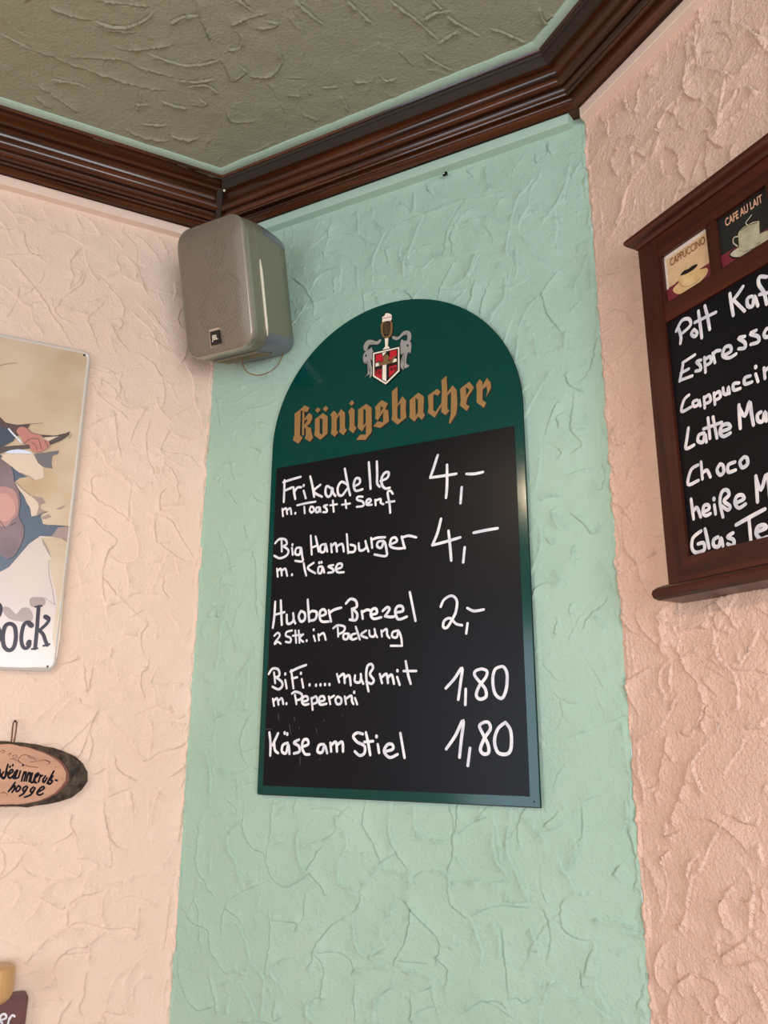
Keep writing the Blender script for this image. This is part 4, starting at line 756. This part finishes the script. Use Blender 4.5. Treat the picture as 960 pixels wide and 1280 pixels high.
def mould(name, secpts, u0, u1, mt):
    """moulding along u with mitred end overhang growing with h"""
    b = MB(); n = len(secpts); vs = []
    for e in (0, 1):
        for h, v in secpts: vs.append(PR.at((u0-(h-FH)*1.0) if e == 0 else (u1+(h-FH)*1.0), v, h))
    vs += [PR.at((u0-(h-FH)), v, 0) for h, v in secpts]+[PR.at((u1+(h-FH)), v, 0) for h, v in secpts]
    fs = [(i, (i+1) % n, n+(i+1) % n, n+i) for i in range(n)]
    fs += [(i, 2*n+i, 2*n+(i+1) % n, (i+1) % n) for i in range(n-1)]+[(n+i, 3*n+i, 3*n+(i+1) % n, n+(i+1) % n) for i in range(n-1)]
    fs += [(0, n, 3*n, 2*n), (n-1, 2*n-1, 4*n-1, 3*n-1)]
    b.add(vs, fs); return b.build(name, mt, cb, smooth=35)
mould('crown_moulding', [(FH, 2.2320), (FH+.002, 2.2325), (FH+.0035, 2.2355), (FH+.0060, 2.2380), (FH+.0095, 2.2395), (FH+.0120, 2.2420), (FH+.0130, 2.2455), (FH+.0120, 2.2490), (FH+.0085, 2.2510), (0.0, 2.2510)], FU0, FU1, WH)
mould('base_moulding', [(FH, 1.7745), (FH+.005, 1.7740), (FH+.010, 1.7715), (FH+.0135, 1.7680), (FH+.0145, 1.7640), (FH+.0130, 1.7590), (FH+.0090, 1.7560), (0.0, 1.7550)], FU0, FU1, WH)
CA, CB_, CC = ((780,180),4.572), ((780,440),4.0), ((820,220),6.857)
RL = [('white handwritten coffee line, topmost', .0048, [(CA, "310,1050 325,1100 322,1140|298,1070 330,1010 370,1000 380,1035 335,1080|400,1060 385,1085 405,1100 418,1080 400,1060|425,955 435,1030 445,1108|462,925 478,990 490,1060|405,1020 525,962|605,855 615,920 625,980|680,815 650,860 618,900|625,890 690,955|730,870 705,885 708,925 735,925 745,870 765,925|815,760 775,760 770,800 800,850 815,915|775,860 822,850")]),
('white handwritten ESPRESSO', .0046, [(CA, "338,1250 330,1300 318,1355|335,1250 405,1205|325,1310 370,1285|318,1352 390,1325|440,1235 415,1245 435,1265 438,1290 410,1298|460,1220 466,1305|462,1235 490,1215 498,1245 470,1265|508,1195 520,1250|510,1205 525,1185 550,1180|565,1210 610,1185 605,1155 575,1165 565,1210 600,1222 640,1200|690,1100 655,1110 690,1135 690,1165 655,1170|755,1065 722,1085 765,1100 768,1130 725,1145|815,1055 800,1085 812,1105 845,1085 842,1055 815,1055")]),
('white handwritten CAPPUCCINO', .0044, [(CB_, "325,215 300,240 288,297 335,275|365,240 345,250 350,272 372,262 375,240 382,270|400,225 404,280|402,232 425,215 432,245 408,258|450,205 455,262|452,215 475,198 482,225 458,240|495,180 500,208 518,208 522,175 528,208|575,155 548,160 550,190 582,182|632,120 605,130 605,160 640,150|658,75|658,110 670,148|700,80 705,132|705,95 725,80 735,120|770,60 752,75 760,105 785,95 788,68 770,60")]),
('white handwritten milk coffee line', .0048, [(CB_, "322,380 315,430 310,482 350,465|400,405 375,415 370,445 395,450 405,412 412,450|420,330 430,432|445,325 465,430|398,385 488,352|480,400 530,380 520,360 490,370 480,405 500,422 532,405|575,265 578,320 582,382|575,275 605,320 628,250 638,310 648,365|685,300 668,315 672,345 695,345 705,300 712,345|745,285 728,300 735,325 755,315")]),
('white handwritten CHOCO', .0046, [(CB_, "370,565 335,590 320,662 372,642|385,550 392,635|392,605 415,592 432,625|480,560 465,590 480,615 498,600 495,568 480,560|555,550 522,565 522,600 558,590|600,525 580,550 592,578 618,560 615,530 600,525")]),
('white handwritten hot milk line', .0046, [(CB_, "335,735 342,790 348,835|348,795 365,778 383,825|395,800 425,785 420,765 400,770 395,805 410,818 432,808|450,735|452,765 458,810|495,825 480,750 490,700 515,690 525,715 500,745 530,770 520,790 490,770|560,755 600,735 590,715 565,722 555,755 575,780 608,760|660,620 665,690 668,750|660,625 685,690 715,610 730,730")]),
('white handwritten GLAS TEE', .0048, [(CB_, "385,895 345,930 340,980 360,1003 400,990 398,955 370,960|405,885 415,930 425,980|470,925 448,940 450,970 475,970 485,930 495,970|545,905 518,925 548,940 545,970 518,960|560,865 640,820 705,785|625,835 635,945|665,900 710,880 700,865 670,875 662,910 685,935 715,925|745,870 790,845 780,830 750,840 742,880 770,905")])]
for lab, w, g in RL: write(PR, PH+.0003, w, g, 'handwriting', M['white'], cf, lab)
# picture tiles
M['tile_cream'] = mat('tile_cream', srgb(222, 190, 148), .5, vary=(60, srgb(208, 172, 128), .2)); M['tile_black'] = mat('tile_black', srgb(22, 26, 26), .45)
M['tile_red'] = mat('tile_wine', srgb(116, 30, 48), .5); M['mat_white'] = mat('tile_mount', srgb(225, 212, 198), .6)
M['cup'] = mat('cup_buff', srgb(226, 196, 142), .5, vary=(70, srgb(206, 164, 108), .2)); M['cup2'] = mat('cup_grey_white', srgb(196, 190, 162), .5, vary=(90, srgb(160, 152, 126), .2))
M['brown_ink'] = mat('brown_print', srgb(140, 84, 54), .5); M['pink_ink'] = mat('salmon_print', srgb(224, 170, 140), .5)
TH = FH-.0055
def tile(k, base, strip, lab):
    u0 = tiles[k]; b = MB(); b.plate(PR, [(u0, 2.1335), (u0+TW, 2.1335), (u0+TW, 2.2005), (u0, 2.2005)], PH-.006, TH)
    t = b.build('picture_tile', base, cb, label=lab)
    return t, u0
t, u0 = tile(0, M['tile_cream'], None, 'cream picture tile of a coffee cup with its name')
b = MB(); b.plate(PR, [(u0, PR.px(834.6, 360.7, TH)[1]), (u0+TW, PR.px(887, 328.6, TH)[1]), (u0+TW, 2.1335), (u0, 2.1335)], TH, TH+.0002); b.build('tile_print', M['tile_red'], t)
b = MB(); b.box(PR, u0, u0+.003, 2.153, 2.2005, TH, TH+.0003); b.box(PR, u0, u0+TW, 2.1955, 2.2005, TH, TH+.0003); b.build('tile_mount', M['mat_white'], t)
def cup_print(t, cr_, items, P=PR): return printed(P, TH+.0002, cr_, items, 'cup_picture', t, step=.00008)
cup_print(t, CC, [(M['cup'], 'blob', "146,985 160,950 195,912 192,870 240,850 360,785 375,800 430,788 446,812 420,862 350,930 262,990 190,1013"), (M['ink'], 'blob', "208,852 240,812 280,795 312,770 357,756 335,790 275,832 225,850"), (M['tile_red'], 'blob', "162,928 192,900 185,922"), (M['brown_ink'], 'line', "200,905 215,935 260,950 330,920 370,880", .0005)])
text_mesh('CAPPUCCINO', lambda x, y: PR.at(u0+TW*.53+x, 2.1865+y+x*.0, TH+.0007), .0150, 'tile_lettering', M['brown_ink'], t, sx=.60, bold=.0001)
t2, u1_ = tile(1, M['tile_black'], None, 'black picture tile of a steaming cup with its name')
b = MB(); b.plate(PR, [(u1_, 2.1335), (u1_+TW, 2.1335), (u1_+TW, PR.px(960, 285.6, TH)[1]), (u1_, PR.px(906, 317, TH)[1])], TH, TH+.0002); b.build('tile_print', M['tile_red'], t2)
cup_print(t2, CC, [(M['ink'], 'blob', "630,690 640,650 700,610 890,490 975,460 1010,480 980,570 860,640 750,700 670,712"), (M['cup2'], 'blob', "640,680 650,655 700,618 890,497 965,468 990,490 960,560 860,622 750,683 680,695"), (M['ink'], 'ring', "715,645 760,650 840,620 892,570", .0006), (M['cup2'], 'poly', "705,500 715,475 750,440 830,395 885,385 890,560 830,620 740,640 715,620"), (M['cup2'], 'line', "708,518 670,530 665,572 700,602", .0017), (M['tile_black'], 'line', "730,470 790,425 870,400", .0008), (M['cream'], 'line', "790,425 772,402 800,365 822,335", .0008)])
text_mesh('CAFE AU LAIT', lambda x, y: PR.at(u1_+TW*.52+x, 2.1895+y, TH+.0007), .0145, 'tile_lettering', M['pink_ink'], t2, sx=.57, bold=.0003)
for k, mt in ((2, M['tile_cream']), (3, M['tile_black'])):
    t3, uu_ = tile(k, mt, None, None)
    b = MB(); b.plate(PR, [(uu_, 2.1335), (uu_+TW, 2.1335), (uu_+TW, 2.151), (uu_, 2.151)], TH, TH+.0002); b.build('tile_print', M['tile_red'], t3)
    b = MB(); b.disc(PR, (uu_+TW/2, 2.150), .008, TH+.0002, TH+.0004, 24, ru=.024); b.plate(PR, [(uu_+.018, 2.152), (uu_+.046, 2.152), (uu_+.049, 2.175), (uu_+.015, 2.175)], TH+.0002, TH+.0006)
    b.build('cup_picture', M['cup'] if k == 3 else M['cup2'], t3)

# ------------------------------------------------------------------ tin sign on the left wall
TS = .009
ts = empty('tin_sign', tuple(PL.at(.42, 1.6957, 0)), 'large embossed tin sign with a torn-paper picture on the pink left wall', 'sign')
TC = dict(base=mat('sign_tan', srgb(206, 186, 158), .3, coat=.3, vary=(9, srgb(186, 158, 124), .16)), blue=mat('sign_blue', srgb(82, 96, 114), .3, coat=.3),
 mauve=mat('sign_mauve', srgb(136, 112, 118), .3, coat=.3, vary=(20, srgb(112, 92, 100), .2)), pink=mat('sign_pink', srgb(170, 126, 126), .3, coat=.3, vary=(18, srgb(188, 138, 132), .2)), rose=mat('sign_rose', srgb(200, 148, 140), .3, coat=.3), flap=mat('sign_flap', srgb(214, 194, 172), .3, coat=.3),
 shade=mat('sign_taupe', srgb(158, 136, 130), .3, coat=.3), dk=mat('sign_greyblue', srgb(112, 106, 112), .3, coat=.3), lilac=mat('sign_lilac', srgb(208, 190, 188), .28, coat=.4, vary=(14, srgb(214, 198, 180), .2)),
 jacket=mat('sign_slate', srgb(62, 74, 88), .3, coat=.3), sleeve=mat('sign_brown', srgb(88, 66, 66), .3, coat=.3), skin=mat('sign_skin', srgb(186, 124, 114), .3, coat=.3),
 horn=mat('sign_horn', srgb(84, 74, 74), .3, coat=.3), lw=mat('sign_white', srgb(214, 220, 238), .25, coat=.4), let=mat('sign_letter', srgb(48, 38, 54), .45, spec=.3, coat=.08), rim=mat('sign_rim', srgb(214, 208, 202), .35, metal=.15), ln=mat('sign_line', srgb(52, 40, 46), .4))
A0, A1, AV0, AV1, ra = .2252, .640, 1.6960, 2.2550, .014
def rr_out(g=0):
    o = []
    for cx, cz, a0 in ((A1-ra, AV1-ra, 0), (A0+ra, AV1-ra, 90), (A0+ra, AV0+ra, 180), (A1-ra, AV0+ra, 270)):
        for k in range(7): a = math.radians(a0+15*k); o.append((cx+(ra-g)*math.cos(a), cz+(ra-g)*math.sin(a)))
    return o
b = MB(); b.plate(PL, rr_out(), TS-.0015, TS); b.build('tin_plate', TC['base'], ts)
b = MB(); b.ribbon(PL, rr_out(.0015), .0060, TS-.0002, .0028, closed=True, smooth=False); b.build('rolled_edge', TC['rim'], ts, smooth=80, label='pale rolled metal edge')
b = MB(); b.plate(PL, [(A0+.02, AV0+.02), (A1-.02, AV0+.02), (A1-.02, AV1-.02), (A0+.02, AV1-.02)], .0015, TS-.0015); b.build('backing', M['edge'], ts)
for cr_, x, y in (((0,410),843,272), ((0,700),475,1065)):
    q = PL.px(cr_[0]+x/8, cr_[1]+y/8, TS); b = MB(); b.disc(PL, q, .0019, TS-.001, TS+.0012, 10)
    b.build('screw', M['dark_screw'], ts)
E8, F8, G8 = ((0,410),8), ((0,560),8), ((0,700),8)
legx = -260
printed(PL, TS, F8, [
 (TC['blue'], 'poly', "110,180 200,250 280,288 200,300 140,345 200,430 240,480 300,600 315,685 420,665 410,690 430,760 500,772 690,785 580,795 515,885 400,880 290,960 90,1190 0,1240 -400,1260 -500,900 -420,300 -300,60 0,60"),
 (TC['mauve'], 'poly', "0,100 90,160 125,235 142,345 192,440 205,560 186,680 235,780 236,880 200,980 140,1080 70,1112 0,1070 -120,1080 -220,900 -240,500 -180,200 -80,100"),
 (TC['pink'], 'blob', "-150,430 0,385 95,400 160,450 184,560 172,670 125,720 60,785 -10,770 -160,690"),
 (TC['rose'], 'blob', "-150,500 0,455 80,470 140,540 155,620 130,680 60,735 -20,720 -150,650"),
 (TC['ln'], 'line', "110,175 140,250 150,350 195,445 207,560 190,680 238,785 238,880 205,980 145,1082 72,1115|105,775 160,745|0,730 50,800", .0010),
 (TC['dk'], 'poly', "340,60 590,25 580,60 525,80 515,150 525,205 440,195 380,150"),
 (TC['flap'], 'poly', "10,105 50,60 200,20 330,60 380,150 430,195 440,300 345,325 270,285 200,252 70,150"),
 (TC['shade'], 'poly', "310,480 425,498 455,550 405,570 405,610 472,640 380,672 330,640"),
 (TC['flap'], 'poly', "145,335 200,385 310,480 378,545 388,590 365,670 315,687 302,600 268,548 240,480 180,402"),
 (TC['shade'], 'poly', "415,690 490,660 512,692 430,715|555,612 655,570 610,612"),
 (TC['shade'], 'poly', "515,885 580,795 690,790 688,935 620,905"),
 (TC['lilac'], 'poly', "90,1195 290,960 410,880 540,900 672,935 600,1900 566,2090 510,2190 0,2200 -500,2200 -500,1300 0,1245"),
 (TC['base'], 'poly', "540,900 672,935 640,1400 600,1900 560,2080 520,1900 570,1500 480,1130 515,1112 470,990 420,900"),
 (TC['shade'], 'poly', "410,890 470,980 520,1112 480,1050 430,960"),
 (TC['ln'], 'line', "200,250 275,280 300,292 342,325|150,335 220,410 310,480|380,672 480,636|500,772 600,778 690,786|625,905 670,940", .0007)], 'torn_paper_picture', ts, step=.00010)
printed(PL, TS, G8, [(TC['shade'], 'blob', "20,480 90,475 160,540 220,480 300,490 330,590 260,620 120,600 60,560"), (TC['shade'], 'blob', "300,385 380,372 445,385 450,440 400,470 310,465"), (TC['ln'], 'line', "485,20 490,150 520,280 548,450|450,380 545,450", .0004)], 'paper_print', ts, step=.00010).location = tuple(PL.n*.0015)
printed(PL, TS+.0016, E8, [
 (TC['skin'], 'blob', "-330,560 -350,440 -300,360 -210,360 -170,430 -190,540 -250,590"), (TC['sleeve'], 'blob', "-360,440 -340,350 -260,310 -180,340 -160,400 -250,380 -330,450"),
 (TC['jacket'], 'poly', "-440,1200 -470,900 -400,660 -280,580 -150,620 -50,800 -10,900 0,968 80,1005 160,1090 130,1130 40,1180 0,1185 -440,1200"),
 (TC['sleeve'], 'poly', "-60,900 0,890 60,950 170,972 305,960 270,1010 240,1060 160,1080 90,1010 0,970"),
 (TC['lw'], 'line', "88,1010 130,1060 215,1145", .0028),
 (TC['horn'], 'blob', "-100,1190 0,1188 280,1170 310,1200 100,1225 0,1255 -100,1270"),
 (TC['lw'], 'blob', "55,1250 100,1225 200,1215 300,1240 312,1258 180,1255"),
 (TC['horn'], 'poly', "408,1068 540,1078 620,1068 700,1033 690,1070 600,1125 500,1162 480,1140 590,1085 430,1095"),
 (TC['flap'], 'poly', "430,1098 585,1084 480,1135"),
 (TC['skin'], 'blob', "165,1035 200,992 260,1000 320,1050 400,1070 425,1110 480,1130 495,1180 440,1222 370,1247 310,1222 290,1170 240,1160 215,1100"),
 (TC['ln'], 'line', "320,1150 355,1175 372,1225|385,1120 402,1160 412,1215|448,1130 470,1165 478,1195|240,1160 300,1110 390,1110|275,1010 320,1050 400,1068|410,1075 540,1080 640,1060|500,1165 600,1125 690,1068", .0009),
 (TC['ln'], 'line', "0,378 60,362 170,348|60,950 170,970 300,960 430,952|690,1110 715,1065", .0005)], 'hand_picture', ts, step=.00010)
lt = MB()
def emb(txt, w, closed=False, taper=0): lt.ribbon(PL, PL.poly(*G8, txt, TS), w, TS+.0018, .0001, closed=closed, taper=taper)
emb("95,638 145,668 158,770 138,870 92,905 42,868 28,770 48,670", .0062, True)
emb("312,655 290,622 245,640 222,700 212,790 225,860 255,885 290,860 298,815", .0058, taper=.1)
emb("296,640 312,655", .0085); emb("280,840 292,818", .0070)
emb("385,468 378,560 368,700 350,885", .0058); emb("352,470 416,460", .0030); emb("318,892 374,884", .0030)
emb("470,575 488,600 455,650 385,712", .0050); emb("455,570 480,585", .0078); emb("392,705 430,745 450,800 470,852", .0056); emb("432,860 494,842", .0030)
emb("-60,420 -8,450 5,500 -15,560 -60,590", .0062); emb("-70,400 -90,900", .007); emb("-70,640 -10,700 -20,820 -80,890", .0062)
lt.build('lettering', TC['let'], ts, smooth=70, label='embossed dark purple letters near the bottom edge')

# ------------------------------------------------------------------ bark-edged wood slice
sl_ = empty('wood_slice_plaque', tuple(PL.at(.30, 1.494, 0)), 'oval wood slice plaque with bark edge and dark script below the tin sign', 'plaque')
WS = ((0, 890), 8); UCs, VCs = .302, 1.5405
outer = "0,292 130,305 280,315 460,350 620,385 760,450 850,530 882,630 862,720 800,800 700,862 550,908 370,937 150,942 0,942"
face = "0,328 200,345 360,385 500,440 600,508 658,590 667,660 632,722 560,800 430,872 280,907 100,920 0,922"
def oval(txt, h, n=64):
    P_ = PL.poly(*WS, txt, h); a = [(math.atan2(v-VCs, -(u-UCs)), math.hypot(u-UCs, v-VCs)) for u, v in P_]; a.sort()
    out = []
    for k in range(n):
        th = -math.pi+2*math.pi*k/n; tt_ = th if abs(th) <= math.pi/2 else (math.pi-abs(th))*(1 if th > 0 else -1)
        r = float(np.interp(tt_, [q[0] for q in a], [q[1] for q in a]))
        out.append((UCs-r*math.cos(th), VCs+r*math.sin(th)))
    return out
rng = np.random.default_rng(5)
o_out, o_in = oval(outer, .008), oval(face, .024)
M['bark'] = mat('bark', srgb(98, 84, 72), .85, bump=[(220, 1, .006), (60, .8, .010)], vary=(70, srgb(50, 40, 34), .12)); M['face'] = wood('slice_face', srgb(188, 130, 80), srgb(166, 106, 60), PL.du, rough=.5, coat=.15, scale=3, stretch=10)
M['cambium'] = mat('cambium', srgb(128, 66, 44), .6, vary=(80, srgb(100, 50, 34), .2))
b = MB(); rows = []
for h, f_, bump_ in ((.002, 1.0, 0), (.008, 1.0, .0012), (.013, .80, .0016), (.018, .50, .0016), (.0225, .14, .0008)):
    row = [((1-f_)*i[0]+f_*o[0], (1-f_)*i[1]+f_*o[1]) for o, i in zip(o_out, o_in)]
    rows.append([PL.at(u+rng.normal()*bump_*.5, v+rng.normal()*bump_*.3, h+rng.normal()*bump_*.5) for u, v in row])
n = 64; b.add([q for r in rows for q in r], [(i*n+k, i*n+(k+1) % n, (i+1)*n+(k+1) % n, (i+1)*n+k) for i in range(4) for k in range(n)]+[tuple(range(n))])
b.build('bark', M['bark'], sl_, smooth=70, label='rough grey bark edge')
mid = [(.14*o[0]+.86*i[0], .14*o[1]+.86*i[1]) for o, i in zip(o_out, o_in)]
b = MB(); b.plate(PL, mid, .018, .0232); b.build('cambium_ring', M['cambium'], sl_, label='reddish inner bark ring')
b = MB(); b.plate(PL, [(.0*o[0]+1.0*i[0], i[1]) for o, i in zip(o_out, o_in)], .018, .0240); fc = b.build('face', M['face'], sl_, label='smooth tan wood face')
M['navy'] = mat('navy_paint', srgb(14, 12, 24), .8, spec=.2); M['pyro'] = mat('burnt_line', srgb(128, 80, 58), .6)
write(PL, .0241, .0030, [(WS, "0,575 5,640 40,655|35,600 15,640 40,665 75,600|80,525 62,590 50,655|100,590 82,640 100,662 125,640|88,625 128,595 118,575 98,590|100,548|128,532|150,600 130,655 150,662|160,590 175,585 150,660 185,655|230,530|205,590 185,655|240,600 215,690|225,640 255,600 258,625 240,690|285,605 262,690|275,640 300,608 305,630 290,695|325,610 305,690 330,700 355,625|330,700 350,705|350,660 385,630 378,610 358,640 345,690 365,710|405,630 385,700|400,650 425,635|455,640 430,680 440,705 470,660|540,590 500,660 470,715|480,700 500,720|530,640 505,680 525,690 500,720 478,712|555,680 572,686"),
 (WS, "150,705 120,750 85,795|105,775 145,735 145,765 120,803|185,735 160,775 175,795 205,760 185,735|262,740 230,765 240,795 275,755|275,750 240,810 195,840|335,750 305,780 318,805 350,765|350,760 310,825 245,852|385,800 440,765 430,745 400,765 370,810 395,830 430,815")], 'script_lettering', M['navy'], fc, 'dark navy brush script', dome=.00005)
write(PL, .0241, .0010, [(WS, "0,400 30,380 45,395 20,415|75,425 110,410 90,440|130,460 170,450 160,430 120,440|200,500 185,470 230,430 300,440 360,480 340,500 300,495|280,445 320,468|390,490 430,480 470,490 500,510 470,525|460,480 500,500|550,548 565,548|30,800 60,810 75,835|5,812 40,808|100,470 150,475 260,535 380,555")], 'burnt_ornament', M['pyro'], fc)['kind'] = 'stuff'
b = MB(); hk = PL.poly(*WS, "112,310 122,200 132,105 150,90 168,100 158,200 138,310", .010); b.tube([PL.at(u, v, .011+.006*(1-abs(i-3)/3)*0) for i, (u, v) in enumerate(hk)], .0010, 6)
b.build('hanging_loop', mat('rusty_wire', srgb(110, 52, 36), .5, metal=.3), sl_, smooth=80, label='rusty wire hanging loop')
b = MB(); q = PL.px(18.8, 901.5, .008); b.tube([PL.at(*q, 0), PL.at(*q, .014)], .0018, 8); b.build('nail', M['dark_screw'], sl_)

# ------------------------------------------------------------------ small sign at the lower left
IC = ((0, 1040), 5.333)
ls = empty('wooden_sign', tuple(PL.at(.30, 1.12, 0)), 'dark red wooden sign with white script and a pale wooden knob, lower left edge', 'sign')
M['maroon'] = wood('maroon_board', srgb(84, 34, 34), srgb(104, 48, 42), PL.du, rough=.45, coat=.2, scale=4)
q1, q2, q3_ = PL.px(33, 1240.5, .014), PL.px(35.6, 1247, .014), PL.px(33.0, 1280, .014)
b = MB(); b.plate(PL, [(q1[0]+.004, q1[1]), (q1[0], q1[1]-.001), (q2[0], q2[1]), (q2[0]+.001, 1.14), (q2[0]+.006, 1.125), (.47, 1.125), (.47, q1[1]+.002)], .002, .014)
sb = b.build('board', M['maroon'], ls, bevel=.001)
write(PL, .0143, .0030, [(IC, "2,1255 40,1240 34,1215 10,1220 0,1250 15,1275|52,1285 62,1240|60,1255 80,1222 98,1230")], 'script_lettering', M['white'], ls, 'white script on dark red wood')
M['beech'] = wood('beech', srgb(208, 162, 108), srgb(188, 138, 84), (0, 0, 1), rough=.4, coat=.3, scale=3)
qt, qb = PL.px(6, 1206, .035), PL.px(2, 1255, .035)
ku = PL.px(-5, 1230, .035)[0]; zt, zb = qt[1], qb[1]
b = MB(); n = 20; rows = []
for t_, r_ in ((0, .001), (.0, .020), (.04, .0225), (.12, .0232), (.5, .0242), (.7, .0235), (.84, .020), (.93, .0145), (1.0, .006), (1.0, .0005)):
    z = zt+(zb-zt)*t_
    rows.append([PL.at(ku+r_*math.cos(2*math.pi*k/n), z, .038+r_*math.sin(2*math.pi*k/n)) for k in range(n)])
b.add([q for r in rows for q in r], [(i*n+k, i*n+(k+1) % n, (i+1)*n+(k+1) % n, (i+1)*n+k) for i in range(len(rows)-1) for k in range(n)])
kb = b.build('knob', M['beech'], ls, smooth=50, label='pale turned wooden knob')
b = MB(); b.tube([PL.at(ku, (zt+zb)/2, .002), PL.at(ku, (zt+zb)/2, .030)], .006, 10); b.build('peg', M['beech'], kb, smooth=50)
